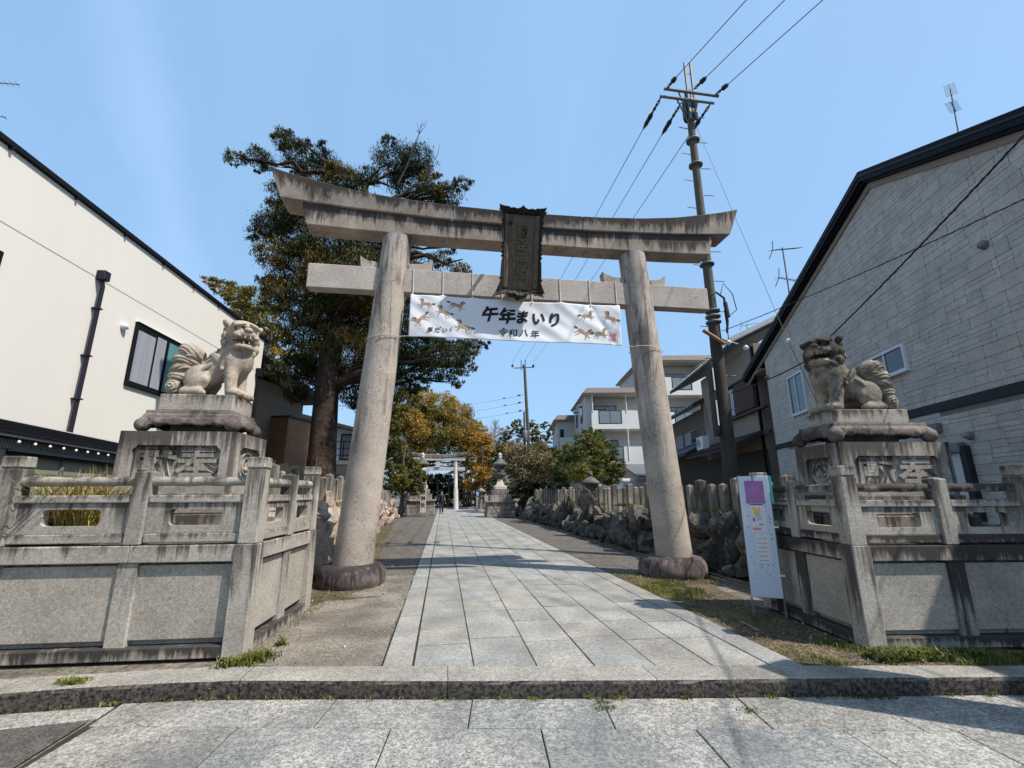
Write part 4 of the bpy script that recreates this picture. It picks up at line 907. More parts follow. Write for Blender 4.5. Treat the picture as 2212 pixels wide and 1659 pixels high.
# pale blue wash shapes printed on the cloth
def ribbon(pts, name, mat, off): # closed fan strips between an upper and a lower line
    n = 90; Vv = []; q = 13
    for i in range(n+1):
        x = pts[0]+(pts[1]-pts[0])*i/n; a, b = pts[2](x), pts[3](x); Vv += [(x, a+(b-a)*k/(q-1)) for k in range(q)]
    on_banner(Vv, [(i*q+k, i*q+k+1, (i+1)*q+k+1, (i+1)*q+k) for i in range(n) for k in range(q-1)], name, mat, off)
ribbon((-1.78, -0.98, lambda x: 5.05-0.9*max(0, abs(x+1.40)-0.15)**1.2-0.04, lambda x: 4.62+0.0*x+0.5*max(0, abs(x+1.45)-0.2)), 'printed_wash', CLOTHB, 0.0025)
ribbon((-0.98, 0.10, lambda x: 5.04+0.02*math.sin(x*5), lambda x: 4.56+0.22*(x+0.98)+0.03*math.sin(x*11)), 'printed_wash', CLOTHB, 0.0025)
ribbon((1.93, 2.02, lambda x: 5.12, lambda x: 4.34), 'printed_wash', CLOTHB, 0.0025)
HB = [(-0.50,0.02),(-0.44,0.14),(-0.30,0.17),(-0.05,0.12),(0.15,0.15),(0.24,0.30),(0.33,0.42),(0.46,0.40),(0.52,0.33),(0.40,0.29),(0.34,0.14),(0.28,-0.02),(0.12,-0.10),(-0.12,-0.09),(-0.30,-0.06),(-0.42,-0.12)]
LEGS = [[(0.20,-0.04),(0.30,-0.08),(0.46,-0.12),(0.58,-0.02),(0.56,-0.05),(0.46,-0.17),(0.26,-0.12)],[(0.10,-0.08),(0.20,-0.10),(0.30,-0.28),(0.20,-0.42),(0.17,-0.41),(0.25,-0.28),(0.12,-0.16)],
        [(-0.30,-0.04),(-0.40,-0.06),(-0.52,-0.24),(-0.70,-0.34),(-0.71,-0.31),(-0.56,-0.22),(-0.46,-0.02)],[(-0.20,-0.06),(-0.32,-0.06),(-0.36,-0.26),(-0.52,-0.44),(-0.49,-0.45),(-0.32,-0.28),(-0.22,-0.12)]]
MANE = [[(0.16,0.15),(0.12,0.27),(0.22,0.40),(0.33,0.48),(0.30,0.38),(0.22,0.26)],[(-0.49,0.05),(-0.62,0.16),(-0.80,0.12),(-0.88,0.18),(-0.78,0.02),(-0.60,0.04)]]
def tri_fan(P):
    bm = bmesh.new(); vs = [bm.verts.new((p[0], p[1], 0)) for p in P]; f = bm.faces.new(vs); bmesh.ops.triangulate(bm, faces=[f]); bm.verts.index_update()
    F = [tuple(v.index for v in q.verts) for q in bm.faces]; bm.free(); return F
for x, z, s_, fl, rot in ((-1.86,4.99,0.24,-1,-0.12),(-1.24,4.99,0.27,1,-0.25),(-1.52,4.84,0.25,-1,-0.30),(-1.94,4.66,0.27,-1,0.75),(-1.14,4.56,0.29,-1,-0.25),
                          (1.36,4.92,0.26,1,0.10),(1.80,4.90,0.27,-1,-0.42),(1.27,4.55,0.30,1,-0.5),(1.62,4.55,0.27,1,0.12)):
    for grp, mt, off in (([HB]+LEGS, HORSE, 0.009), (MANE[:1], HORSED, 0.0105), (MANE[1:], HORSED, 0.0105)):
        VV, FF = [], []
        for P in grp:
            k = len(VV); VV += [(x+s_*(fl*a*math.cos(rot)-b*math.sin(rot)), z+s_*(fl*a*math.sin(rot)+b*math.cos(rot))) for a, b in P]; FF += [tuple(i+k for i in f) for f in tri_fan(P)]
        on_banner(VV, FF, 'printed_horse' if mt is HORSE else ('printed_mane' if grp is MANE[:1] or grp == MANE[:1] else 'printed_tail'), mt, off)
for x in ROPX: MB().tube([(x, -0.135, 5.74), (x, -0.137, 5.5), (x+0.01, -0.139, 5.26), (x, BY, 5.13)], 0.0085, 6).obj('rope', ROPE, bn)
for x in ROPX: MB().tube([(x, -0.135, 5.74), (x, 0.0, 5.742), (x, 0.137, 5.73), (x, 0.137, 5.24), (x, BY+0.02, 5.14)], 0.007, 5).obj('rope', ROPE, bn)
for sg in (-1, 1):
    ex = BX0 if sg < 0 else BX1; zc = 4.33 if sg < 0 else 4.33; px = sg*(2.90-0.0675*4.3)
    P = [(ex, BY, zc)]+[(px+0.335*math.cos(a)*(-sg), -0.335*math.sin(a), 4.29+0.04*math.cos(a)) for a in np.linspace(0.5, 5.8, 26)]
    MB().tube(P, 0.006, 5).obj('rope', ROPE, bn)

# ================================================================== RUGGED ROCK RETAINING WALLS AND STONE POST FENCES
def rock_mesh(seed, n=3):
    bm = bmesh.new(); bmesh.ops.create_icosphere(bm, subdivisions=n, radius=1)
    r = random.Random(seed); o = Vector((r.uniform(-50,50), r.uniform(-50,50), r.uniform(-50,50)))
    pl = [(Vector((r.gauss(0,1), r.gauss(0,1), r.gauss(0,1))).normalized(), r.uniform(0.5, 0.85)) for _ in range(17)]
    for v in bm.verts:
        p = v.co.copy(); 
        for nrm, d in pl:
            k = p.dot(nrm)
            if k > d: p -= nrm*(k-d)
        p *= 1.18+0.12*mnoise.noise(p*1.3+o)+0.07*mnoise.noise(p*4+o)+0.05*mnoise.noise(p*10+o)
        v.co = p
    me = bpy.data.meshes.new('rock'); bm.to_mesh(me); bm.free(); return me
ROCKM = [rock_mesh(i, 4) for i in range(14)]
def rockwall(nm, label, line, mat, seed, hf, side):
    t = thing('rock_wall', label, 'rock wall', (0,0,0)); r = random.Random(seed)
    for me in ROCKM: pass
    ys = np.arange(line[0][1], line[-1][1], 0.47)
    X = lambda y: float(np.interp(y, [p[1] for p in line], [p[0] for p in line]))
    core = MB()
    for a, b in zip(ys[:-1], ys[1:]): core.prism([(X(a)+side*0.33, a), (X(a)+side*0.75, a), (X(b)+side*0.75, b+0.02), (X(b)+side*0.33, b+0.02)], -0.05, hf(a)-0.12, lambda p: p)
    core.obj('earth_core', SOILSHADE, t)
    top = MB(); P = [(X(y)+side*0.25, y) for y in ys]+[(X(y)+side*1.6, y) for y in ys[::-1]]
    V = [(p[0], p[1], hf(p[1])-0.10+0.06*mnoise.noise(Vector((p[0]*2, p[1]*2, 0)))) for p in P]; n = len(ys)
    top.add(V, [(i, i+1, 2*n-2-i, 2*n-1-i) for i in range(n-1)]); top.obj('earth_top', SOIL, t)
    for y in ys:
        h = hf(y); z = 0.0
        lay = r.choice((1, 2, 2, 3)); 
        for k in range(lay):
            hh = h/lay*r.uniform(0.85, 1.2); zc = (k+0.5)*h/lay
            o = bpy.data.objects.new('rock', ROCKC[mat][r.randrange(14)]); COL.objects.link(o); o.parent = t
            o.location = (X(y)+side*(0.10+0.20*(zc/h)+r.uniform(-0.05, 0.10)), y+r.uniform(-0.12, 0.12), zc+r.uniform(-0.04, 0.06))
            o.scale = (0.24*r.uniform(0.8, 1.3), 0.31*r.uniform(0.75, 1.25), hh*0.62*r.uniform(0.85, 1.2)); o.rotation_euler = (r.uniform(-0.35, 0.35), r.uniform(-0.3, 0.3), r.uniform(0, 6.3))
            if r.random() < 0.6:
                q = bpy.data.objects.new('rock', ROCKC[mat][r.randrange(14)]); COL.objects.link(q); q.parent = t
                q.location = (X(y)-side*r.uniform(-0.06, 0.06), y+0.24+r.uniform(-0.1, 0.1), r.uniform(0.05, 0.25)); s = r.uniform(0.10, 0.2)
                q.scale = (s, s*1.2, s*r.uniform(0.8, 1.7)); q.rotation_euler = (r.uniform(0, 6), r.uniform(0, 6), 0)
    return t
SOILSHADE = plain('soil_gap_shade', (0.012,0.01,0.008), 0.95, var=0.2)  # near-black core puts the deep shade between the rocks into colour
ROCKC = {}
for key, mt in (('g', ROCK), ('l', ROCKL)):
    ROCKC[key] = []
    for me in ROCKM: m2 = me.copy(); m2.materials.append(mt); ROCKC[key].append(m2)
hR = lambda y: 0.94+0.08*math.sin(y*1.9)+0.06*math.sin(y*0.7)
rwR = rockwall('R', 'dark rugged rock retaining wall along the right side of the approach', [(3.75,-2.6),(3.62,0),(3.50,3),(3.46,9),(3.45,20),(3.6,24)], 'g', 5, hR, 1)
def bigrock(par, x, y, z, sx, sy, sz, key, seed, rot=0.3):
    o = bpy.data.objects.new('rock', ROCKC[key][seed % 14]); COL.objects.link(o); o.parent = par; o.location = (x, y, z); o.scale = (sx, sy, sz); o.rotation_euler = (0.1, -0.12, rot)
bigrock(rwR, 3.75, 7.7, 0.95, 0.22, 0.55, 0.62, 'g', 3); bigrock(rwR, 3.68, 10.3, 0.7, 0.25, 0.4, 0.6, 'g', 8); bigrock(rwR, 3.6, 17.2, 0.45, 0.3, 0.5, 0.5, 'l', 2, 1.0)
bigrock(rwR, 3.55, 4.3, 0.4, 0.3, 0.4, 0.5, 'g', 6); bigrock(rwR, 3.7, 3.3, 0.8, 0.3, 0.35, 0.5, 'g', 9)
hL = lambda y: (1.25 if y < 7 else 1.25-0.02*(y-7))+0.08*math.sin(y*1.3)
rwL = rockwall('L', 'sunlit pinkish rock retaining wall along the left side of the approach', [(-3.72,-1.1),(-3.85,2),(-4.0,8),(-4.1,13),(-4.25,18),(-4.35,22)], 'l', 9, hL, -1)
bigrock(rwL, -3.62, 0.75, 0.42, 0.26, 0.32, 0.62, 'l', 5)
def postfence(label, xf, ys, topf, botf, mat, grp):
    t = thing('stone_fence', label, 'stone fence', (0,0,0), group=grp); pm = {}
    def pmesh(w, h):
        key = (round(w, 3), round(h, 2))
        if key not in pm:
            m = MB(); m.box(-w/2, w/2, -w/2, w/2, 0, h-0.04); me0 = MB()
            q = w/2; me0.box(-q, q, -q, q, -0.25, h-0.045); me0.add([(-q,-q,h-0.043),(q,-q,h-0.043),(q,q,h-0.043),(-q,q,h-0.043),(0,0,h)], [(0,1,4),(1,2,4),(2,3,4),(3,0,4),(3,2,1,0)])
            me = me0.mesh('post', 0.006); me.materials.append(mat); pm[key] = me
        return pm[key]
    r = random.Random(len(ys))
    for i, y in enumerate(ys):
        big = i % 3 == 0; h = topf(y)-botf(y)+(0.13 if big else 0)
        o = bpy.data.objects.new('post', pmesh(0.175 if big else 0.135, round(h, 1))); COL.objects.link(o); o.parent = t
        o.location = (xf(y)+r.uniform(-0.01, 0.01), y, botf(y)); o.rotation_euler = (r.uniform(-0.015, 0.015), r.uniform(-0.015, 0.015), r.uniform(-0.04, 0.04))
    return t
TAM = stone('granite_fence_post', (0.34,0.305,0.25), (0.18,0.16,0.135), stain_shade=(0.03,0.026,0.022), amt=0.65, speck=0.3, top=0.3, vary=0.5, patch=0.4)
ysR = [0.14+0.435*i for i in range(-4, 51) if not (18 < i < 22)]
postfence('row of small granite posts standing on the dark rock wall on the right', lambda y: 4.12, ysR, lambda y: 1.66, lambda y: 1.05, TAM, 'stone post fences on the rock walls')
ysL = [0.3+0.46*i for i in range(0, 42)]
postfence('row of small granite posts standing on the sunlit rock wall on the left', lambda y: -4.42, ysL, lambda y: 1.90 if y < 6 else 1.90-0.03*(y-6), lambda y: 1.2 if y < 6 else 1.2-0.02*(y-6), TAM, 'stone post fences on the rock walls')
blades('grass', scatter(3500, 3.75, 4.4, -1, 12, lambda x, y: max(0, 0.15+nz(x, y, 1.1, 3)), 1.08, 41), GRASS, 0.14, 0.010, 0.9, 41)
blades('dry_grass', scatter(3500, -4.7, -4.0, 0, 12, lambda x, y: max(0, 0.3+nz(x, y, 1.1, 3)), 1.16, 42), DRYG, 0.16, 0.010, 0.9, 42)

# ================================================================== NOTICE BOARD
A, B = np.array([2.36, -2.93]), np.array([2.66, -3.10]); SW = Wall(A, B-A, 1)
if SW.n[1] > 0: SW.n = -SW.n
sb = thing('notice_board', 'tall narrow white notice board with a purple poster beside the right balustrade', 'notice board', (0,0,0))
wS = float(np.linalg.norm(B-A)); topz = 1.66
SW.part('board', SIGNW, sb, 0.0, wS, 0.22, topz, 0.0, 0.022, 0.004)
SW.part('board_back', DARKG, sb, 0.01, wS-0.01, 0.23, topz-0.01, -0.03, -0.002)
for s in (0.004, wS+0.004): SW.part('leg', STEEL, sb, s-0.008, s+0.008, 0.0, topz+0.01, -0.02, -0.004)
SW.part('side_panel', TEAL, sb, wS+0.006, wS+0.035, topz-0.34, topz, -0.10, 0.01, 0.003)
SW.part('hind_board', DARKG, sb, wS-0.06, wS+0.02, 0.05, topz-0.36, -0.16, -0.10)
for z in (0.47, 1.03): SW.part('clamp', ALUM, sb, wS-0.02, wS+0.045, z, z+0.018, -0.03, 0.03)
SW.part('clip', STEEL, sb, wS*0.45, wS*0.5, topz-0.06, topz+0.02, 0.0, 0.03)
SW.part('purple_poster', PURP, sb, 0.065, wS-0.065, topz-0.34, topz-0.06, 0.022, 0.0245)
def dec(name, mat, s0, s1, z0, z1, o=0.0245): SW.part(name, mat, sb, s0, s1, z0, z1, o, o+0.0012)
dec('notice_sheet', PAPER, 0.10, wS-0.08, 0.98, 1.30, 0.022); dec('notice_sheet', PAPER, 0.12, wS-0.075, 0.62, 0.95, 0.022)
dec('printed_banner', INK, 0.105, wS-0.095, 1.302, 1.312); dec('printed_band', PINKP, 0.105, wS-0.15, 1.00, 1.03)
for cx, cz, rr_ in ((0.15,1.25,0.027),(0.195,1.25,0.02),(0.165,1.205,0.03)):
    m = MB(); m.prism([(cx+rr_*math.cos(q), cz+rr_*math.sin(q)) for q in np.linspace(0, 2*PI, 14)[:-1]], 0.0245, 0.026, lambda p: SW(*p)); m.obj('printed_disc', YEL, sb)
r_ = random.Random(3)
for z in (0.905, 0.85, 0.80, 0.75, 0.70, 0.65):
    for q in range(4): dec('printed_line', GREYINK, 0.135+q*0.027, 0.155+q*0.027, z-0.012*r_.uniform(0.5, 1), z, 0.0233)
dec('printed_block', GREYINK, 0.115, 0.14, 1.10, 1.15, 0.0233); dec('printed_line', GREYINK, 0.18, 0.225, 1.06, 1.075, 0.0233)
for z in (1.12, 1.14, 1.16, 1.18): dec('printed_line', GREYINK, 0.16, 0.22, z, z+0.006, 0.0233)
for q in range(46):
    s_, z = r_.choice(((r_.uniform(0.03, 0.08), r_.uniform(0.35, 1.3)), (r_.uniform(wS-0.07, wS-0.03), r_.uniform(0.55, 1.3)), (r_.uniform(0.05, wS-0.05), r_.uniform(0.42, 0.62)))); k = r_.uniform(0.002, 0.006)
    m = MB(); m.prism([(s_+k*r_.uniform(0.6,1.6)*math.cos(a), z+k*r_.uniform(0.6,2.4)*math.sin(a)) for a in np.linspace(0, 2*PI, 7)[:-1]], 0.022, 0.0235, lambda p: SW(*p)); m.obj('glue_mark', INK, sb)

# ================================================================== CREAM HOUSE ON THE LEFT
LW = Wall((-7.33, -4.6), (0.05, 1.0), 1)
if LW.n[0] < 0: LW.n = -LW.n
lb = thing('cream_house', 'plain cream rendered house wall with black roof edge filling the left side', 'house', (0,0,0))
LEN = LW.hit(572, 727)[0]; s0 = -6.0
LW.part('wall', CREAM, lb, s0, LEN, 0.0, 5.93, -8.0, 0.0)
LW.part('roof_edge', BLACK, lb, s0-0.1, LEN+0.12, 5.935, 6.02, -8.1, 0.05, 0.006)
zj = 4.93
m = MB(); 
LW.part('wall_joint', plain('joint_grey', (0.38,0.36,0.33), 0.9, var=0.02), lb, s0, LEN, zj-0.008, zj+0.008, 0.0, 0.0035)  # thin grey strip along the wall joint
(ws0, wz1), (ws1, _), (_, wz0) = LW.hit(293, 695), LW.hit(387, 743), LW.hit(263, 830)
ws1 = ws0+1.72
LW.part('window_frame', BLACK, lb, ws0, ws1, wz0, wz1, 0.0, 0.05, 0.004)
wf = [o for o in COL.objects if o.name.startswith('window_frame')][-1]
for a, b, mt in ((0.05,0.52,CURT),(0.58,0.84,CURT),(0.92,1.28,CURT2),(1.33,1.66,CURT2)):
    q = LW.part('window_pane', mt, wf, ws0+a, ws0+b, wz0+0.09, wz1-0.09 if a > 0.5 else wz1-0.14, 0.051, 0.056)
LW.part('window_mullion', BLACK, wf, ws0+0.86, ws0+0.90, wz0+0.04, wz1-0.04, 0.05, 0.075); LW.part('window_head', ALUM, wf, ws0-0.01, ws1+0.01, wz1+0.001, wz1+0.012, 0.0, 0.075)
s2, z2 = LW.hit(0, 548); LW.part('window_frame', BLACK, lb, s2-0.9, s2-0.005, z2-0.28, z2+0.02, 0.0, 0.05)
# downpipe with hopper
sp, zp = LW.hit(215, 590)
dp = LW.part('rain_hopper', NAVY, lb, sp-0.065, sp+0.065, zp-0.13, zp+0.03, 0.0, 0.14, 0.01)
MB().tube([LW(sp-0.01, zp-0.12, 0.07), LW(sp+0.02, zp-0.24, 0.08), LW(sp+0.03, zp-0.32, 0.07), LW(sp+0.03, 1.8, 0.07)], 0.031, 12).obj('downpipe', NAVY, lb)
for z in (4.4, 3.6, 2.9): LW.part('pipe_bracket', NAVY, lb, sp-0.015, sp+0.075, z, z+0.02, 0.0, 0.115)
sv, zv = LW.hit(265, 705)
m = MB(); c = LW(sv, zv, 0.0); 
P = [LW(sv, zv, d) for d in (0.0, 0.03, 0.07, 0.10)]; m.tube(P, [0.062, 0.066, 0.055, 0.03], 14); m.obj('vent_hood', ALUM, lb)
for k in range(9):
    s = -1.0+k*1.05; LW.part('gutter_clip', BLACK, lb, s, s+0.03, 5.90, 5.935, 0.0, 0.06)
# far corner downpipe
LW.part('rain_hopper', BLACK, lb, LEN-0.30, LEN-0.12, 4.75, 5.0, 0.0, 0.16, 0.01); MB().tube([LW(LEN-0.2, 4.76, 0.08), LW(LEN-0.2, 4.5, 0.06), LW(LEN-0.2, 0.2, 0.06)], 0.045, 10).obj('downpipe', BLACK, lb)
# ---- black-roofed lean-to with a string of bulbs in front of it
EW = Wall((-6.3, -2.0), (-0.15, 1.0), 1)
if EW.n[0] < 0: EW.n = -EW.n
le = thing('lean_to_shed', 'low lean-to with black roof and grey corrugated front behind the left balustrade', 'shed', (0,0,0))
EW.part('roof', BLACK, le, -4.0, 5.5, 2.14, 2.265, -1.0, 0.0, 0.006)
EW.part('roof_flashing', ALUM, le, -4.0, 5.5, 2.266, 2.276, -0.06, -0.01)  # thin white strip along the top of the roof edge
EW.part('gutter', STEEL, le, -4.0, 5.5, 2.095, 2.135, -0.05, -0.005, 0.006)
EW.part('gutter', NAVY, le, -4.0, 5.5, 2.138, 2.150, 0.001, 0.012)
m = MB(); 
for k in range(150): s = -3.5+k*0.045; EW.box(m, s, s+0.024, 1.985, 2.094, -0.16, -0.135)
m.obj('corrugated_ribs', CORRU, le, kind='stuff'); EW.part('corrugated_front', CORRU, le, -3.6, 5.5, 1.985, 2.094, -0.20, -0.16)
EW.part('door_head', STEEL, le, -0.36, 5.5, 1.955, 1.984, -0.16, -0.10); EW.part('door_head', BLACK, le, -0.36, 5.5, 1.92, 1.954, -0.18, -0.12)
for a, b in ((-0.36, 0.66), (0.72, 1.75), (1.81, 2.9), (2.96, 4.0)): EW.part('door_panel', GGLASS, le, a, b, 0.0, 1.919, -0.21, -0.18)
for s in (0.66, 1.75, 2.90): EW.part('door_post', STEEL, le, s, s+0.06, 0.0, 1.955, -0.20, -0.15)
EW.part('side_cladding', CORRU, le, -3.6, -0.37, 0.0, 1.984, -0.21, -0.17)
lt = thing('light_string', 'string of small white bulbs hanging under the black lean-to roof on the left', 'string lights', (0,0,0))
P = []
for k in range(9):
    s = -0.52+k*0.272; P.append(EW(s, 2.08, 0.016)); b = MB(); c = EW(s, 2.048, 0.016)
    for q in range(1): b.lathe([(0.003,c[2]-0.017),(0.012,c[2]-0.013),(0.0165,c[2]),(0.012,c[2]+0.012),(0.005,c[2]+0.018)], 10, (c[0], c[1]))
    b.obj('bulb', BULB, lt); MB().tube([(c[0],c[1],c[2]+0.016), (c[0],c[1],c[2]+0.036)], 0.006, 6).obj('bulb_socket', BLACK, lt)
MB().tube(P, 0.003, 5).obj('flex', BLACK, lt)

# ================================================================== STONE-CLAD HOUSE ON THE RIGHT
RW = Wall((11.66, 8.07), (-0.3015, -0.9535), 1, 1.2, -0.29)
if RW.n[0] > 0: RW.n = -RW.n
rh = thing('stone_clad_house', 'gabled house clad in pale ashlar stone with black roof edge on the right', 'house', (0,0,0))
SE = 13.2
SID = stone('cladding_block', (0.50,0.45,0.395), (0.40,0.365,0.33), amt=0.0, speck=0.2, spscale=30, vary=0.16, tint=((1,0.96,0.92),(0.94,0.96,1.0)), patch=0.25, stain_shade=(0.27,0.245,0.235), bump=0.8)
MORT = plain('cladding_joint', (0.2,0.185,0.165), 0.9, var=0.1)
gl = lambda s: 5.98+0.272*s if s < 6.82 else 7.85-0.482*(s-6.82)          # soffit line on the wall
poly = [(-0.02, 0), (SE, 0), (SE, gl(SE)), (6.82, 7.85), (-0.02, 5.98)]
m = MB(); m.prism(poly, -9, 0.0, lambda p: RW(p[0], p[1], p[2])); m.obj('wall', MORT, rh)
def clip(P, f):
    out = []
    for i in range(len(P)):
        a, b = P[i], P[(i+1) % len(P)]; fa, fb = f(a), f(b)
        if fa >= 0: out.append(a)
        if (fa >= 0) != (fb >= 0): t = fa/(fa-fb); out.append((a[0]+(b[0]-a[0])*t, a[1]+(b[1]-a[1])*t))
    return out
rr_ = random.Random(11); blocks = []
z = 0.02; panel = 3.03
while z < 7.9:
    h = rr_.choice((0.22, 0.20, 0.24, 0.15, 0.17)); s = 0.0
    off = rr_.uniform(-0.3, 0)
    s = off
    while s < SE:
        w = rr_.uniform(0.22, 0.62); nxt = s+w
        pj = math.ceil((s+0.05)/panel)*panel
        if nxt > pj-0.06: nxt = pj
        parts = [(0, 1)] if rr_.random() < 0.6 else ([(0, 0.42), (0.42, 1)] if rr_.random() < 0.6 else [(0, 0.6), (0.6, 1)])
        for a, b in parts: blocks.append((s, nxt, z+a*h, z+b*h))
        s = nxt
    z += h
made = []
for a, b, c, d in blocks:
    if 2.83 < (c+d)/2 < 3.01: continue
    g_ = 0.0035; cc = 0.012
    P = [(a+g_+cc, c+g_), (b-g_-cc, c+g_), (b-g_, c+g_+cc), (b-g_, d-g_-cc), (b-g_-cc, d-g_), (a+g_+cc, d-g_), (a+g_, d-g_-cc), (a+g_, c+g_+cc)]
    if d-c < 0.07: P = [(a+g_, c+g_), (b-g_, c+g_), (b-g_, d-g_), (a+g_, d-g_)]
    P = clip(P, lambda p: 5.94+0.272*p[0]-p[1]); P = clip(P, lambda p: 7.81-0.482*(p[0]-6.82)-p[1]); P = clip(P, lambda p: p[0]-0.0)
    if len(P) < 3: continue
    P = [p for i, p in enumerate(P) if abs(p[0]-P[i-1][0])+abs(p[1]-P[i-1][1]) > 1e-4]
    if len(P) < 3: continue
    ar = 0.5*abs(sum(P[i][0]*P[(i+1) % len(P)][1]-P[(i+1) % len(P)][0]*P[i][1] for i in range(len(P))))
    if ar < 0.003: continue
    c3 = np.array(RW((a+b)/2, (c+d)/2, 0))-CAM; dep = float(c3@FW)
    if dep <= 0.3: size = 0
    else:
        px = 1106+FOC*float(c3@RT)/dep; py = 829.5-FOC*float(c3@UP)/dep; size = ar/dep**2*abs(float(np.dot(c3[:2]/np.linalg.norm(c3), RW.n)))
        if not (-50 < px < 2260 and 150 < py < 1100): size *= 0.01
    made.append((size, P))
made.sort(key=lambda q: -q[0])
rest = MB()
for i, (sz, P) in enumerate(made):
    o_ = rr_.uniform(0.007, 0.014)
    if i < 295:
        m = MB(); m.prism(P, 0.0005, o_, lambda p: RW(p[0], p[1], p[2])); m.obj('cladding_block', SID, rh)
    else: rest.prism(P, 0.0005, o_, lambda p: RW(p[0], p[1], p[2]))
rest.obj('cladding_block', SID, rh, kind='stuff')
RW.part('band', DARKG, rh, -0.02, SE, 2.835, 3.0, 0.0, 0.035, 0.004)
# roof: fascia, soffit board and slabs
def gline(off): return [(-1.75, 5.98-0.272*1.75+off), (6.82, 7.85+off), (SE+0.5, 7.85-0.482*(SE+0.5-6.82)+off)]
g0 = gline(0.02); g1 = gline(0.34); g2 = gline(-0.08)
def strip(lo, hi, n0, n1): 
    m = MB()
    for i in range(2): m.prism([lo[i], lo[i+1], hi[i+1], hi[i]], n0, n1, lambda p: RW(p[0], p[1], p[2]))
    return m
strip(gline(0.09), gline(0.33), 0.18, 0.25).obj('barge_board', BLACK, rh); strip(gline(0.20), gline(0.24), 0.251, 0.27).obj('barge_trim', NAVY, rh)
strip(gline(0.04), gline(0.10), -0.05, 0.179).obj('soffit', BLACK, rh); strip(gline(-0.09), gline(0.03), 0.001, 0.06).obj('frieze_board', STUCCO, rh)
strip(gline(0.26), gline(0.32), -9.2, 0.179).obj('roof', NAVY, rh)
RW.part('side_soffit', STUCCO, rh, -0.9, -0.02, 5.60, 5.64, -9, 0.17)
# windows
def rwin(s0, s1, z0, z1, mull, nm='window_frame'):
    f = MB(); 
    for a, b, c, d in ((s0,s1,z0,z0+0.05),(s0,s1,z1-0.05,z1),(s0,s0+0.05,z0+0.05,z1-0.05),(s1-0.05,s1,z0+0.05,z1-0.05)): RW.box(f, a, b, c, d, 0.0, 0.075)
    fo = f.obj('window_frame', ALUM, rh); 
    for q in mull: RW.part('mullion', ALUM, fo, q-0.02, q+0.02, z0+0.05, z1-0.05, 0.0, 0.06)
    RW.part('window_pane', GLASS, fo, s0+0.05, s1-0.05, z0+0.05, z1-0.05, 0.0, 0.035); RW.part('sill', ALUM, fo, s0-0.02, s1+0.02, z0-0.03, z0-0.001, 0.0, 0.10)
rwin(1.60, 2.62, 3.70, 4.88, [2.08]); rwin(5.50, 6.82, 3.76, 4.29, [6.18])
# shuttered small window, hoods, antenna lead
RW.part('shutter_box', STEEL, rh, 7.2, 7.72, 2.10, 2.26, 0.0, 0.16, 0.006)
so_ = RW.part('shutter', ALUM, rh, 7.24, 7.66, 1.1, 2.10, 0.0, 0.05)
for k in range(24): RW.part('shutter_slat', ALUM, so_, 7.25, 7.65, 1.12+k*0.04, 1.145+k*0.04, 0.05, 0.062)
RW.part('shutter_rail', DARKG, rh, 7.67, 7.80, 1.0, 2.20, 0.0, 0.12)
for (s, z), k in ((RW.hit(2027, 925), 'b'), (RW.hit(2099, 941), 'r'), (RW.hit(2130, 529), 'r'), (RW.hit(1660, 815), 'r')):
    if k == 'b': RW.part('vent_hood', STEEL, rh, s-0.11, s+0.11, z-0.08, z+0.08, 0.0, 0.13, 0.01)
    else:
        m = MB(); q = 0.085
        m.tube([RW(s, z, 0.0), RW(s, z, 0.05), RW(s, z-0.01, 0.09), RW(s, z-0.03, 0.12)], [q, q*1.03, q*0.85, q*0.45], 14); m.obj('vent_hood', STEEL, rh)
# ================================================================== BROWN TILED HOUSE behind the pole
HW = Wall((12.76, 11.30), (0.22, 1.0), 1, 1.2, -0.29)
if HW.n[0] > 0: HW.n = -HW.n
bh = thing('tiled_house', 'brown two storey house with dark tiled roofs behind the near utility pole', 'house', (0,0,0))
HW.part('wall', STUCCO, bh, -1.45, 4.6, 0.0, 7.0, -6, 0.0); HW.part('wall', DSTUCCO, bh, 4.61, 11.0, 0.0, 5.65, -6, -0.02)
def tileroof(s0, s1, ze, out, back, rise, par, mat=KAWARA, ends=True, step=0.29):
    m = MB(); m.add([HW(s0, ze, out), HW(s1, ze, out), HW(s1, ze+rise, -back), HW(s0, ze+rise, -back), HW(s0, ze+0.10, out), HW(s1, ze+0.10, out), HW(s1, ze+rise+0.10, -back), HW(s0, ze+rise+0.10, -back)],
        [(0,1,2,3),(4,5,6,7),(0,1,5,4),(1,2,6,5),(2,3,7,6),(3,0,4,7)]); r = m.obj('roof', DWOOD, par)
    t = MB(); k = s0+0.1
    rows = 8
    while k < s1:
        t.tube([HW(k, ze+0.12, out+0.03), HW(k, ze+rise+0.12, -back)], 0.055, 6); k += step
    t.obj('roof_tile', mat, r, kind='stuff')
    if ends:
        k = s0+0.1
        while k < s1:
            e = MB(); e.tube([HW(k, ze+0.115, out+0.015), HW(k, ze+0.11, out+0.075)], 0.062, 8); e.obj('eave_tile', TILEEND, r); k += step
    return r
tileroof(-0.7, 8.1, 7.08, 0.75, 3.0, 1.5, bh)
tileroof(4.4, 10.9, 5.66, 0.7, 3.0, 1.5, bh)
tileroof(4.6, 11.0, 3.25, 1.3, 0.0, 0.55, bh, ends=False, step=0.26)
tileroof(-1.5, 4.4, 3.05, 1.3, 0.0, 0.5, bh, DWOOD, ends=False)
for (a, b, c, d, n1) in ((5.75,8.05,4.0,4.74,0.03),):
    f = HW.part('window_frame', STEEL, bh, a, b, c, d, -0.02, n1); HW.part('window_pane', GLASS, f, a+0.06, (a+b)/2-0.03, c+0.06, d-0.06, n1, n1+0.01); HW.part('window_pane', GLASSF, f, (a+b)/2+0.03, b-0.06, c+0.06, d-0.06, n1, n1+0.01)
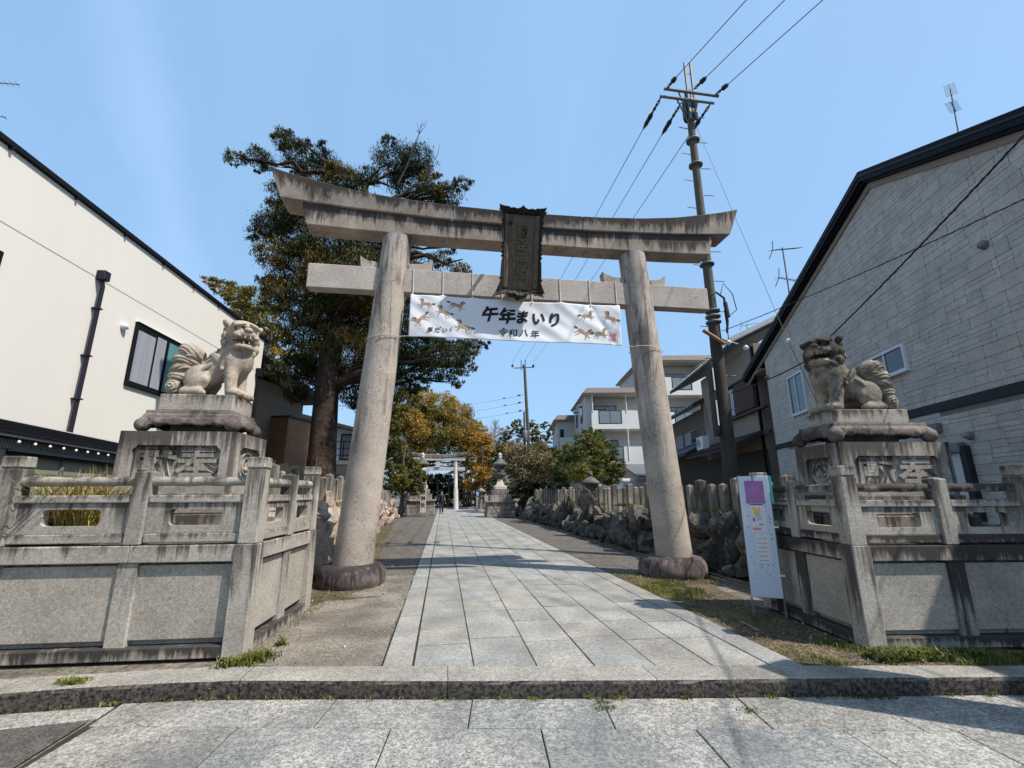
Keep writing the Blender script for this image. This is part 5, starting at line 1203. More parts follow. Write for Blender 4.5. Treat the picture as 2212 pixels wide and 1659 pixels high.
HW.part('shutter_box', GREYINK, bh, 8.2, 9.6, 3.95, 4.72, -0.02, 0.10)
f = HW.part('window_frame', DWOOD, bh, 0.55, 1.62, 4.5, 5.75, 0.0, 0.12); HW.part('window_pane', CURT, f, 0.62, 1.55, 4.58, 5.68, 0.12, 0.14)
f = HW.part('louvred_shutter', RBROWN, bh, -1.2, 0.50, 4.60, 5.78, 0.0, 0.14)
for k in range(15): HW.part('louvre_slat', RBROWN, f, -1.15, 0.45, 4.64+k*0.075, 4.66+k*0.075, 0.14, 0.17)
HW.part('beam', DWOOD, bh, -2.0, 1.7, 4.42, 4.50, 0.0, 0.2); HW.part('beam', DWOOD, bh, -2.0, 1.7, 5.79, 5.86, 0.0, 0.2); HW.part('base_trim', DWOOD, bh, -2.0, 4.4, 3.5, 3.62, 0.0, 0.1)
HW.part('downpipe', BLACK, bh, -1.42, -1.34, 0.2, 6.9, 0.0, 0.12)
HW.part('dark_entrance', DWOOD, bh, -1.5, 10.9, 0.0, 3.0, 0.001, 0.05)  # dark sheet over the whole lower wall
# gable bargeboard
m = MB(); m.add([HW(-0.85, 7.2, 0.9), HW(-0.85, 7.38, 0.9), HW(-0.85, 8.9, -3.0), HW(-0.85, 8.72, -3.0), HW(-0.7, 7.2, 0.9), HW(-0.7, 7.38, 0.9), HW(-0.7, 8.9, -3.0), HW(-0.7, 8.72, -3.0)], [(0,1,2,3),(4,5,6,7),(0,1,5,4),(1,2,6,5),(2,3,7,6),(3,0,4,7)]); m.obj('verge_tiles', TILEEND, bh)
ac = thing('air_conditioner', 'white air conditioner outdoor unit standing on the low roof of the brown house', 'air conditioner', (0,0,0))
HW.part('casing', WPAINT, ac, 2.95, 3.85, 3.42, 4.02, 0.55, 0.90, 0.015)
c = HW(3.55, 3.74, 0.905); m = MB()
for r_0 in (0.22, 0.15, 0.08): m.tube([HW(3.55+r_0*math.cos(a), 3.74+r_0*math.sin(a), 0.91) for a in np.linspace(0, 2*PI, 21)], 0.010, 5, False)
m.obj('fan_grille', GREYINK, ac)
for s in (3.05, 3.75): HW.part('bracket', WPAINT, ac, s-0.02, s+0.02, 3.15, 3.42, 0.6, 0.85)
HW.part('bracket', WPAINT, ac, 2.9, 3.9, 3.15, 3.18, 0.6, 0.85)
MB().tube([HW(3.9, 3.9, 0.7), HW(4.1, 4.6, 0.1), HW(4.25, 5.4, 0.05), HW(4.3, 5.5, 0.0)], 0.03, 6).obj('hose', STUCCO, ac)
# blue-grey clapboard house between the brown house and the stone-clad one
bs = thing('clapboard_house', 'narrow blue-grey clapboard house wedged between the brown house and the stone-clad house', 'house', (0,0,0))
xa, xb = onY(1632, 900, 12.98)[0], onY(1700, 900, 12.98)[0]+1.5
bx('wall', BLUESD, bs, xa, xb, 13.0, 18, 0, 7.0, 0)
k = 0.05
while k < 6.7:
    m = MB(); m.add([(xa,12.99,k),(xb,12.99,k),(xb,12.965,k),(xa,12.965,k),(xa,12.99,k+0.30),(xb,12.99,k+0.30),(xb,12.985,k+0.30),(xa,12.985,k+0.30)], [(0,1,2,3),(4,5,6,7),(0,1,5,4),(1,2,6,5),(2,3,7,6),(3,0,4,7)]); m.obj('clapboard', BLUESD, bs); k += 0.305
bx('corner_trim', BLUESD, bs, xa-0.04, xa+0.05, 12.94, 13.0, 0, 7.0, 0)
bx('roof', DARKG, bs, xa-0.15, xb+0.2, 12.7, 18.2, 7.0, 7.15, 0)

# ================================================================== APARTMENT BLOCK
UP_ = Wall((9.0, 31.0), (0.989, -0.148), 1)
if UP_.n[1] > 0: UP_.n = -UP_.n
ap = thing('apartment_block', 'stepped pale apartment block with balconies and brown mansard eaves behind the evergreen bush', 'apartment building', (0,0,0))
AW = UP_
def mansard(s0, s1, z0, z1, n0, n1):
    m = MB(); i = 0.45
    V = [AW(s0, z0, n0), AW(s1, z0, n0), AW(s1, z0, n1), AW(s0, z0, n1), AW(s0+i, z1, n0+i), AW(s1-i, z1, n0+i), AW(s1-i, z1, n1-i), AW(s0+i, z1, n1-i)]
    m.add(V, [(0,1,2,3),(4,5,6,7),(0,1,5,4),(1,2,6,5),(2,3,7,6),(3,0,4,7)]); m.obj('mansard_eave', APTR, ap)
    AW.part('soffit', APTW, ap, s0+0.1, s1-0.1, z0-0.06, z0-0.003, n0+0.1, n1-0.1)
def flat(s0, s1, z0, dep, win, side=True, cor=True):
    """one balcony storey: parapets, glazed part, slab, window"""
    AW.part('balcony_slab', WPAINT, ap, s0, s1, z0-0.42, z0, -1.2, 0.45)
    a, b = win
    if a > s0+0.2: AW.part('parapet', WPAINT, ap, s0, a-0.05, z0+0.001, z0+1.22, 0.33, 0.45)
    AW.part('parapet', WPAINT, ap, b+0.05, s1, z0+0.001, z0+1.22, 0.33, 0.45)
    fr = AW.part('balcony_screen', DARKG, ap, a, b, z0+0.05, z0+1.24, 0.36, 0.40)
    AW.part('screen_glass', GLASSF, fr, a+0.06, (a+b)/2-0.03, z0+0.10, z0+1.17, 0.401, 0.41); AW.part('screen_glass', GLASSF, fr, (a+b)/2+0.03, b-0.06, z0+0.10, z0+1.17, 0.401, 0.41)
    f = AW.part('window_frame', DARKG, ap, a-0.15, b-0.05, z0+0.05, z0+1.95, -1.2, -1.12)
    for p, q in ((a-0.08, (a+b)/2-0.13), ((a+b)/2-0.07, b-0.12)): AW.part('window_pane', GLASSF, f, p, q, z0+0.12, z0+1.88, -1.119, -1.10)
    AW.part('window_bar', DARKG, f, a-0.1, (a+b)/2-0.1, z0+1.55, z0+1.60, -1.12, -1.08)
AW.part('wall', APTW, ap, 7.4, 19.0, 0, 13.1, -9, -1.2); AW.part('wall', APTW, ap, 2.1, 7.39, 0, 10.1, -8, -1.2)
AW.part('wall', APTW, ap, 2.1, 2.7, 0, 10.1, -1.19, -0.2)
mansard(7.0, 19.5, 13.2, 13.78, -9.5, 0.75); mansard(1.74, 7.2, 10.2, 10.76, -8.6, 0.75)
for z in (10.45, 7.25, 4.05, 0.85):
    flat(8.6, 12.7, z, 0, (9.9, 11.65)); flat(12.75, 17.5, z, 0, (13.9, 15.6))
    AW.part('party_wall', WPAINT, ap, 12.66, 12.78, z, z+2.6, -1.19, 0.3)
for z in (7.42, 4.22, 1.02):
    flat(2.5, 7.6, z, 0, (3.15, 5.15)); 
for s in (2.62, 5.62): 
    m = MB(); m.tube([AW(s, 8.5, 0.46), AW(s, 10.1, 0.46)], 0.05, 8); m.obj('downpipe', WPAINT, ap)
    m = MB(); m.tube([AW(s, 4.3, 0.46), AW(s, 7.0, 0.46)], 0.05, 8); m.obj('downpipe', WPAINT, ap)
# side windows and further wing
SWL = Wall(AW(2.1, 0, -1.2)[:2], (0.148, 0.989), 1)
if SWL.n[0] > 0: SWL.n = -SWL.n
for s in (1.0, 4.2):
    for z in (8.0, 4.8):
        f = SWL.part('window_frame', DARKG, ap, s, s+1.0, z, z+1.55, 0.0, 0.05); SWL.part('window_pane', GLASS, f, s+0.06, s+0.94, z+0.06, z+1.49, 0.05, 0.06); SWL.part('window_hood', WPAINT, f, s-0.1, s+1.1, z+1.56, z+1.72, 0.0, 0.35)
AW.part('wall', APTW, ap, 0.4, 2.6, 0, 9.1, -16, -8.6); mansard(-0.1, 3.0, 9.2, 9.75, -16.5, -8.0)
AW.part('parapet', WPAINT, ap, 0.5, 2.4, 6.0, 7.3, -8.5, -8.3)
for z in (6.6,):
    f = AW.part('window_frame', DARKG, ap, 0.6, 1.0, z, z+1.6, -8.6, -8.55)
f = MB(); 
# small annex with louvred gate and low tiled roof at the foot
anx = thing('annex', 'small white annex with horizontal louvres and a low tiled roof below the apartment block', 'outbuilding', (0,0,0))
x0, z0 = onY(1345, 1045, 26)[0], 0
bx('wall', WPAINT, anx, x0, x0+6, 26, 28, 0, 2.6, 0)
for k in range(9): bx('louvre', WPAINT, anx, x0, x0+1.3, 25.93, 25.99, 1.0+k*0.17, 1.10+k*0.17, 0)
m = MB(); m.prism([(25.2, 2.62), (28.5, 3.7), (28.5, 3.85), (25.2, 2.76)], x0+0.9, x0+6.5, lambda p: (p[2], p[0], p[1])); m.obj('roof', KAWARA, anx)

# ================================================================== HOUSES BEHIND ON THE LEFT
LB2 = Wall((-8.7, 7.2), (0.30, 1.0), 1)
if LB2.n[0] < 0: LB2.n = -LB2.n
h2 = thing('beige_house', 'beige rendered house with dark eaves behind the big conifer trunk', 'house', (0,0,0))
LB2.part('wall', STUCCO, h2, -1.0, 4.6, 0, 5.6, -4, 0)
m = MB(); m.add([LB2(-1.6, 6.35, 0.8), LB2(5.0, 5.2, 0.8), LB2(5.0, 5.2, -4), LB2(-1.6, 6.35, -4), LB2(-1.6, 6.6, 0.8), LB2(5.0, 5.45, 0.8), LB2(5.0, 5.45, -4), LB2(-1.6, 6.6, -4)], [(0,1,2,3),(4,5,6,7),(0,1,5,4),(1,2,6,5),(2,3,7,6),(3,0,4,7)]); m.obj('roof', DWOOD, h2)
f = LB2.part('window_frame', DARKG, h2, 0.2, 0.75, 3.2, 5.0, 0.0, 0.12); LB2.part('window_pane', GLASSF, f, 0.26, 0.69, 3.3, 4.9, 0.12, 0.13)
LB2.part('rusty_storage_box', OBROWN, h2, 2.7, 4.9, 0.4, 4.3, 0.01, 0.7); LB2.part('box_lid', DWOOD, h2, 2.65, 4.95, 4.31, 4.36, 0.0, 0.75)
h3 = thing('balcony_house', 'white house with dark balcony railings seen between the big trunk and the gate pillar', 'house', (0,0,0))
bx('wall', WPAINT, h3, -9.5, -5.6, 17.0, 21, 0, 4.9, 0); m = MB(); m.prism([(-9.8, 5.6), (-5.2, 4.5), (-5.2, 4.66), (-9.8, 5.8)], 16.3, 21.5, lambda p: (p[0], p[2], p[1])); m.obj('roof', DWOOD, h3)
bx('balcony', STEEL, h3, -8.6, -5.55, 16.2, 17, 2.95, 3.15, 0)
for z in (3.4, 3.75, 4.1): bx('railing', BLACK, h3, -8.6, -5.6, 16.2, 16.24, z, z+0.04, 0)
for x in np.arange(-8.6, -5.5, 0.5): bx('railing_post', BLACK, h3, x, x+0.05, 16.2, 16.25, 3.15, 4.14, 0)
f = bx('window_frame', DARKG, h3, -6.9, -5.9, 16.93, 16.99, 3.2, 4.6, 0); bx('window_pane', GLASSF, f, -6.82, -5.98, 16.90, 16.929, 3.28, 4.52, 0)
bx('lower_door', DWOOD, h3, -7.6, -5.7, 16.8, 16.99, 0, 2.3, 0)
pf = thing('board_fence', 'dark board fence behind the left stone posts', 'fence', (0,0,0))
for k in range(46): bx('board', DWOOD, pf, -5.35, -5.32, 2.2+k*0.3, 2.47+k*0.3, 1.0, 2.15+0.04*((k*7) % 3), 0)

# ================================================================== LANTERNS, NAME PILLAR, INNER GATE
def courses(par, cx, cy, w, z0, z1, rows, mat, taper=0.0, nper=5):
    for r in range(rows):
        za, zb = z0+(z1-z0)*r/rows, z0+(z1-z0)*(r+1)/rows; ww = w-taper*(r+0.5)/rows
        bx('core_course', LANTD, par, cx-ww/2+0.03, cx+ww/2-0.03, cy-ww/2+0.03, cy+ww/2-0.03, za, zb, 0)
        n = nper+(r % 2)
        cut = [cx-ww/2+ww*q/n for q in range(n+1)]
        for a, b in zip(cut[:-1], cut[1:]):
            j = random.uniform(0, 0.025)
            bx('block', mat, par, a+0.008, b-0.008, cy-ww/2-j, cy-ww/2+0.2, za+0.008, zb-0.008, 0.012)
        for s in (-1, 1):
            for q in range(n):
                a, b = cy-ww/2+0.2+(ww-0.2)*q/n, cy-ww/2+0.2+(ww-0.2)*(q+1)/n
                bx('block', mat, par, cx+s*(ww/2-0.15), cx+s*(ww/2+random.uniform(0, 0.02)), a+0.008, b-0.008, za+0.008, zb-0.008, 0.012)
def biglantern(label, cx, cy, s):
    t = thing('stone_lantern', label, 'stone lantern', (0,0,0), group='tall stone lanterns on stepped masonry bases')
    courses(t, cx, cy, 1.86*s, 0.0, 0.92*s, 4, LANT, 0.08)
    bx('cap_course', LANT, t, cx-1.0*s, cx+1.0*s, cy-1.0*s, cy+1.0*s, 0.922*s, 1.02*s, 0.02)
    courses(t, cx, cy, 1.42*s, 1.021*s, 1.40*s, 1, LANT); courses(t, cx, cy, 1.1*s, 1.401*s, 1.70*s, 1, LANT, nper=4)
    m = MB(); m.lathe([(0.2,1.70*s),(0.47*s,1.71*s),(0.49*s,1.80*s),(0.47*s,1.95*s),(0.42*s,1.99*s)], 4, (cx, cy)); 
    bx('base_stone', LANTL, t, cx-0.41*s, cx+0.41*s, cy-0.41*s, cy+0.41*s, 1.701*s, 1.99*s, 0.05)
    m = MB(); V = [(cx+a*s, cy+b*s, z*s) for z, q in ((1.992, 0.28), (2.45, 0.115)) for a, b in ((-q,-q),(q,-q),(q,q),(-q,q))]
    m.add(V, [(0,3,2,1),(4,5,6,7),(0,1,5,4),(1,2,6,5),(2,3,7,6),(3,0,4,7)]); m.obj('shaft', LANTL, t, 0.02)
    m = MB(); m.lathe([(0.13*s,2.45*s),(0.2*s,2.5*s),(0.36*s,2.6*s),(0.40*s,2.72*s),(0.42*s,2.80*s),(0.3*s,2.82*s)], 6, (cx, cy)); m.obj('platform', LANTD, t)
    m = MB(); m.lathe([(0.22*s,2.82*s),(0.25*s,2.86*s),(0.25*s,3.2*s),(0.21*s,3.22*s)], 6, (cx, cy)); fb = m.obj('fire_box', LANTD, t)
    m = MB(); m.lathe([(0.2*s,3.22*s),(0.5*s,3.32*s),(0.535*s,3.41*s),(0.42*s,3.47*s),(0.26*s,3.60*s),(0.15*s,3.76*s),(0.12*s,3.80*s)], 6, (cx, cy)); m.obj('roof', LANTD, t)
    m = MB(); m.lathe([(0.12*s,3.80*s),(0.16*s,3.85*s),(0.09*s,3.90*s),(0.13*s,3.98*s),(0.135*s,4.05*s),(0.08*s,4.12*s),(0.01,4.18*s)], 12, (cx, cy)); m.obj('jewel', LANTL, t)
biglantern('tall stone lantern on a stepped masonry base to the right of the path', 2.30, 22.45, 1.0)
biglantern('tall stone lantern on a stepped masonry base behind the inscribed pillar', -2.98, 25.9, 1.06)
np_ = thing('name_pillar', 'tall square inscribed stone pillar in front of the left stone lantern', 'stone pillar', (-2.74, 23.9, 0))
MB().box(-0.28, 0.28, -0.28, 0.28, 0.0, 0.28).obj('base_stone', LANT, np_, 0.02)
m = MB(); V = [(a, b, z) for z, q in ((0.281, 0.19), (3.15, 0.172)) for a, b in ((-q,-q),(q,-q),(q,q),(-q,q))]; m.add(V+[(0,0,3.24)], [(0,3,2,1),(4,5,8),(5,6,8),(6,7,8),(7,4,8),(0,1,5,4),(1,2,6,5),(2,3,7,6),(3,0,4,7)]); m.obj('shaft', LANTL, np_, 0.01)
for i, ch in enumerate('府社藤森神社'):
    V, F = text_geo(ch, 0.30, 0.004, 0.01); z = 2.86-i*0.42; y = -(0.19-0.018*(z-0.28)/2.87)-0.006
    MB().add([(px, y-pz, z+py*1.1) for px, py, pz in V], F).obj('inscribed_character', BRONZED, np_)
def smalllantern(label, x, y, s, mat=LANT):
    t = thing('stone_lantern', label, 'stone lantern', (x, y, 0), group='small stone lanterns beyond the tall ones', scale=s)
    for nm, pr, n in (('foot', [(0.38,0),(0.38,0.15),(0.24,0.25)], 6), ('shaft', [(0.17,0.25),(0.15,0.7),(0.17,1.15)], 12), ('platform', [(0.18,1.15),(0.33,1.28),(0.34,1.36)], 6), ('fire_box', [(0.19,1.36),(0.2,1.4),(0.2,1.66)], 6), ('roof', [(0.2,1.66),(0.46,1.74),(0.46,1.80),(0.2,1.98),(0.1,2.05)], 6), ('jewel', [(0.08,2.05),(0.12,2.12),(0.1,2.22),(0.01,2.3)], 10)):
        m = MB(); m.lathe(pr, n); m.obj(nm, mat, t)
smalllantern('small stone lantern standing left of the tall right lantern', 1.75, 31.5, 0.95)
smalllantern('small dark stone lantern close behind the tall right lantern', 2.4, 29.0, 1.15, LANTD)
smalllantern('dark stone lantern in deep shade under the right shrubs', 5.6, 13.3, 1.1, LANTD)
g2 = thing('torii_gate', 'smaller pale stone gate farther down the path behind the walking person', 'torii gate', (-2.02, 38.5, 0))
for sg in (-1, 1):
    m = MB(); m.lathe([(0.27,0.0),(0.235,0.05),(0.225,1.9),(0.21,1.92),(0.185,1.93),(0.175,4.65)] if True else [], 20, (0,0), lambda z, sg=sg: sg*(1.90-0.035*z)); m.obj('pillar', LANTL, g2)
k2 = lambda x: 5.02+0.055*abs(x)**2.1*0.55
m = MB(); V = []; nn = 24
for i in range(nn+1):
    x = -3.15+6.3*i/nn; V += [(x, -0.24, k2(x)+0.26), (x, 0, k2(x)+0.32), (x, 0.24, k2(x)+0.26), (x*0.98, 0.2, k2(x)), (x*0.98, -0.2, k2(x))]
m.add(V, [(i*5+k, i*5+(k+1) % 5, (i+1)*5+(k+1) % 5, (i+1)*5+k) for i in range(nn) for k in range(5)]+[(0,1,2,3,4), tuple(nn*5+k for k in range(5))]); m.obj('top_lintel', LANT, g2)
MB().box(-2.72, 2.72, -0.15, 0.15, 4.74, 5.05).obj('second_lintel', LANTL, g2); MB().box(-2.70, 2.70, -0.09, 0.09, 3.76, 4.10).obj('tie_beam', LANTL, g2)
MB().box(-0.22, 0.22, -0.22, -0.12, 4.12, 4.62).obj('plaque', LANTL, g2)

# ================================================================== WALKING PERSON
ps = thing('person', 'person in dark jacket and trousers walking along the path towards the inner gate', 'person', (-1.52, 28.0, 0), 0.1)
def fm(lo, hi, h, fn, name, mat):
    F = Field(lo, hi, h); fn(F); link(name, F.mesh(name), mat, ps)
lo, hi = (-0.42,-0.35,-0.02), (0.42,0.35,1.75)
def body(F):
    F.ell((0,0,1.56),(0.075,0.09,0.11),k=0); F.cap((0,0,1.40),(0,0,1.50),0.055,0.05,k=0.02)
    for s in (-1,1): F.ell((s*0.30,-0.05,0.78),(0.035,0.04,0.07),k=0.01); F.ell((s*0.10,-0.06+0.1*s,0.05),(0.05,0.12,0.045),k=0.01)
    F.ell((0,-0.09,1.555),(0.016,0.02,0.022),k=0.01)
    F.cap((0,0,0.85),(0,0,1.38),0.08,0.09,k=0.04)
    for s in (-1,1): F.cap((s*0.17,0,1.36),(s*0.29,-0.02,0.82),0.05,0.035,k=0.03); F.cap((s*0.085,0,0.86),(s*0.10,0.10*s,0.08),0.075,0.045,k=0.03)
def jacket(F):
    F.cap((0,0,0.92),(0,0,1.25),0.155,0.165,k=0); F.ell((0,0,1.33),(0.21,0.125,0.12),k=0.05)
    for s in (-1,1): F.cap((s*0.185,0,1.36),(s*0.26,0.03*s,1.08),0.075,0.062,k=0.03); F.cap((s*0.26,0.03*s,1.08),(s*0.295,-0.04,0.84),0.062,0.05,k=0.02)
def trous(F):
    F.ell((0,0,0.88),(0.155,0.12,0.12),k=0)
    for s in (-1,1): F.cap((s*0.085,0,0.84),(s*0.095,0.03*s-0.03,0.48),0.095,0.07,k=0.04); F.cap((s*0.095,0.03*s-0.03,0.48),(s*0.10,0.11*s,0.10),0.07,0.055,k=0.02)
fm(lo, hi, 0.014, body, 'body', SKIN); fm(lo, hi, 0.014, jacket, 'jacket', CLOTHD); fm(lo, hi, 0.014, trous, 'trousers', TROUS)
fm((-0.12,-0.13,1.5),(0.12,0.13,1.72),0.01,lambda F: F.ell((0,0.02,1.60),(0.088,0.10,0.09),k=0),'hair',HAIR)
for s in (-1,1): fm((s*0.10-0.1,-0.3,-0.02),(s*0.10+0.1,0.3,0.14),0.01,lambda F,s=s: F.ell((s*0.10,-0.05+0.11*s,0.045),(0.055,0.14,0.045),k=0),'shoe',CLOTHD)

# ================================================================== TREES
def leaves(name, parent, mat, blobs, n, size, seed, drop=0.0, flat=0.55, clump=0.22, label=None, kindstuff=False):
    r = np.random.default_rng(seed); vol = np.array([b[3]**2 for b in blobs]); vol = vol/vol.sum(); P = []
    for b, f in zip(blobs, vol):
        nb = int(n*f)+1; c = np.array(b[:3]); R = b[3]; zs = b[4] if len(b) > 4 else 0.8
        nc = max(5, int(nb/42)); d = r.normal(size=(nc, 3)); d /= np.linalg.norm(d, axis=1)[:, None]
        rad = R*r.uniform(0.25, 1.0, nc)**0.45; cc = c+d*rad[:, None]*np.array([1, 1, zs])
        per = r.integers(0, nc, nb); cs = R*clump*r.uniform(0.6, 1.4, nc)
        off = r.normal(size=(nb, 3))*np.array([1, 1, flat]); off *= 0.55
        P.append(cc[per]+off*cs[per][:, None])
    P = np.concatenate(P); n = len(P)
    nrm = r.normal(size=(n, 3))+np.array([0, 0, 0.7]); nrm /= np.linalg.norm(nrm, axis=1)[:, None]
    t = np.cross(nrm, r.normal(size=(n, 3))); t /= np.linalg.norm(t, axis=1)[:, None]; s = np.cross(nrm, t)
    if drop: t[:, 2] -= drop; 
    L_ = size*r.uniform(0.6, 1.4, n); W = L_*r.uniform(0.3, 0.5, n)
    V = np.stack([P-t*L_[:, None]*0.5, P+s*W[:, None]*0.5, P+t*L_[:, None]*0.5-np.array([0,0,0.15])*L_[:, None], P-s*W[:, None]*0.5], 1).reshape(-1, 3)
    i = np.arange(n)*4; F = np.stack([i, i+1, i+2, i+3], 1)
    return link(name, mesh_np(name, V, F), mat, parent)
def B(x, y, r, Y, zs=0.85):     # a crown lump located on the survey photo at distance Y
    p = onY(x, y, Y); dep = float((p-CAM)@FW); return (p[0], p[1], p[2], r*dep/FOC, zs)
def branch(m, a, b, r0, r1, seed, n=7, wob=0.07):
    a, b = Vector(a), Vector(b); L_ = (b-a).length; r = random.Random(seed); P = []
    for i in range(n+1):
        t = i/n; p = a.lerp(b, t); k = math.sin(t*PI)*wob*L_; P.append(p+Vector((r.uniform(-k, k), r.uniform(-k, k), k*0.5+r.uniform(-k, k)*0.5)))
    m.tube(P, [r0+(r1-r0)*i/n for i in range(n+1)], 7); return P
def tree(label, cat, base, trunkpts, r0, blobs, mat, n, size, seed, bark=BARK, nm='tree', twigs=0, drop=0.0, group=None, extra=None, clump=0.22, nmain=0):
    t = thing(nm, label, cat, (base[0], base[1], base[2] if len(base) > 2 else 0), group=group); t2 = Vector(t.location)
    bpy.context.view_layer.update()
    m = MB(); k = len(trunkpts); m.tube([Vector(p)-t2 for p in trunkpts], [r0*(1.25 if i == 0 else 1)*(1-0.75*i/(k-1)) for i in range(k)], 14); m.obj('trunk', bark, t)
    bm2 = MB(); r = random.Random(seed)
    for i, b in enumerate(blobs):
        if nmain and i >= nmain: break
        c = Vector(b[:3]); cand = [Vector(p) for p in trunkpts[1:]]; a = min(cand, key=lambda q: (q-c).length+(3*max(0, q.z-c.z)))
        P = branch(bm2, a-t2, c-t2, min(r0*0.28, 0.022*(c-a).length+0.02), 0.014, seed*31+i)
        for q in range(5):
            e = c+Vector((r.gauss(0, 1), r.gauss(0, 1), r.gauss(0, 0.7))).normalized()*b[3]*0.85; branch(bm2, P[-3], e-t2, 0.016, 0.006, seed*77+i*9+q, 4)
    bm2.obj('branches', bark, t)
    bl = [(b[0]-t2.x, b[1]-t2.y, b[2]-t2.z, b[3], b[4]) for b in blobs]
    if n: leaves('crown', t, mat, bl, n, size, seed, drop, clump=clump)
    return t
# the great conifer behind the gate
Y = 7.0; rT = random.Random(5)
spec = [(505,342,20,7),(560,345,30,7),(612,300,26,7.2),(640,330,38,7),(700,350,34,7.5),(690,385,45,7),(745,385,40,7),(800,380,26,7.5),(850,345,44,6.6),(905,345,42,7),(880,395,48,7),(930,400,30,6.8),(965,425,34,6.5),(1000,398,20,6.3),(940,430,26,6.5),
    (620,420,42,7),(700,440,60,7.3),(770,450,55,7),(610,470,40,7),(575,490,38,6.8),(640,510,60,7.2),(720,520,75,7),(800,520,60,7.2),(590,550,42,6.8),(640,580,62,7),(720,600,80,7.2),(800,600,70,7),(860,540,55,7),
    (600,640,40,6.8),(650,660,62,7),(740,680,80,7.2),(820,680,70,7),(590,620,30,6.6),(660,720,60,7),(740,760,75,7.2),(820,760,70,7),(890,740,60,7),(690,800,55,7),(760,830,60,7.3),(820,850,50,7.2),(640,850,28,6.6),(600,800,24,6.4),(870,800,50,7),
    (950,560,24,6.2),(995,585,26,6),(935,600,26,6.2),(970,530,22,6.1),(940,760,50,6.6),(985,765,38,6.4),(1015,745,30,6.2),(1000,790,28,6.2),(950,800,32,6.5),(985,825,16,6.2),(900,690,50,6.8),(1045,745,12,6.1),(620,835,16,6.1),(640,790,40,6.8)]
blobs = [B(x, y, r*0.92, YY+rT.uniform(-1.2, 1.4)) for x, y, r, YY in spec]
for b_ in list(blobs):
    for _ in range(3):
        v_ = np.array([rT.gauss(0,1), rT.gauss(0,0.6), rT.gauss(0,1)]); v_ = v_/np.linalg.norm(v_)*b_[3]*rT.uniform(0.95, 1.25); blobs.append((b_[0]+v_[0], b_[1]+v_[1], b_[2]+v_[2]*0.8, b_[3]*rT.uniform(0.25, 0.42), 0.6))
tk = [(-5.30,7.2,0.6),(-5.33,7.2,2.5),(-5.38,7.2,5.0),(-5.30,7.2,7.5),(-5.1,7.3,9.5),(-4.9,7.3,11.5),(-4.7,7.4,13.0)]
big = tree('huge dark conifer with rust-tinged foliage rising behind the gate on the left', 'tree', (-5.30,7.2,0.0), tk, 0.50, blobs, CEDAR, 320000, 0.072, 3, BARK, 'conifer_tree', drop=0.8, clump=0.30, nmain=len(spec))
# shaggy bark ridges and the bare leading twig
bt_ = Vector(big.location); m = MB(); rb = random.Random(2)
for k in range(46):
    a = rb.uniform(0, 2*PI); z0 = rb.uniform(0.5, 3.6); z1 = z0+rb.uniform(0.5, 2.0); R_ = 0.50*0.97
    P = [(-5.34+(R_*(1-0.09*(z-0.6))-0.0)*math.cos(a+0.03*math.sin(z*3)), 7.2+R_*(1-0.09*(z-0.6))*math.sin(a+0.03*math.sin(z*3)), z) for z in np.linspace(z0, z1, 6)]
    m.tube([Vector(p)-bt_ for p in P], [0.01, 0.045, 0.055, 0.05, 0.04, 0.01], 5)
m.obj('bark_ridges', BARK, big)
m = MB(); pts = [(858,400),(878,360),(893,320),(905,290),(912,262)]
m.tube([Vector(onY(x, y, 6.6))-bt_ for x, y in pts], [0.05,0.035,0.025,0.015,0.006], 6)
for a, b, c, d in ((893,320,905,300),(905,290,900,266),(905,290,925,258),(905,288,897,280),(908,275,918,262),(870,380,850,330),(880,360,940,345),(940,345,950,310)): m.tube([Vector(onY(a, b, 6.6))-bt_, Vector(onY((a+c)/2+2, (b+d)/2, 6.6))-bt_, Vector(onY(c, d, 6.6))-bt_], [0.014,0.009,0.004], 5)
for P in ([(780,470),(830,440),(870,420),(900,395)],[(820,480),(860,440),(885,425),(925,405)],[(860,560),(900,545),(940,560),(975,575)],[(870,560),(925,550),(960,570),(1000,560)],[(820,700),(870,720),(930,735),(1000,740)]): m.tube([Vector(onY(x, y, 6.3))-bt_ for x, y in P], [0.09,0.07,0.05,0.02], 7)
m.obj('bare_limbs', BARK, big)
# trees left and middle
def group(label, cat, Y, spec, mat, n, size, seed, base, hgt, r0=0.25, nm='broadleaf_tree', bark=BARK2, drop=0.0, clump=0.22, jit=1.5):
    r = random.Random(seed); bl = [B(x, y, q, Y+r.uniform(-jit, jit)) for x, y, q in spec]; b = onY(base[0], base[1], Y); x0 = float(b[0])
    zt = max(q[2] for q in bl)*hgt; tk = [(x0, Y, 0.0), (x0+0.1, Y, zt*0.25), (x0+0.15, Y+0.1, zt*0.5), (x0, Y, zt*0.75), (x0+0.1, Y, zt)]
    return tree(label, cat, (x0, Y, 0), tk, r0, bl, mat, n, size, seed, bark, nm, drop=drop, clump=clump)
group('ochre broadleaf tree showing above the cream house roof on the far left', 'tree', 17, [(455,612,20),(480,620,26),(515,640,30),(548,650,36),(570,690,40),(600,730,30),(560,740,40),(610,770,30),(520,680,30),(590,790,26)], CAMPHOR, 15000, 0.17, 21, (560, 900), 0.8, 0.3)
group('broad olive and ochre camphor tree between the left gate pillar and the inner gate', 'tree', 45, [(880,870,34),(915,862,34),(950,878,40),(985,895,38),(900,910,44),(945,925,50),(990,930,46),(870,940,40),(1010,950,40),(920,960,50),(975,965,46),(880,980,40),(1020,985,34),(1030,930,26),(1045,1010,24),(900,1000,36),(1000,1010,30)], CAMPHOR, 80000, 0.24, 22, (893, 1090), 0.75, 0.5)
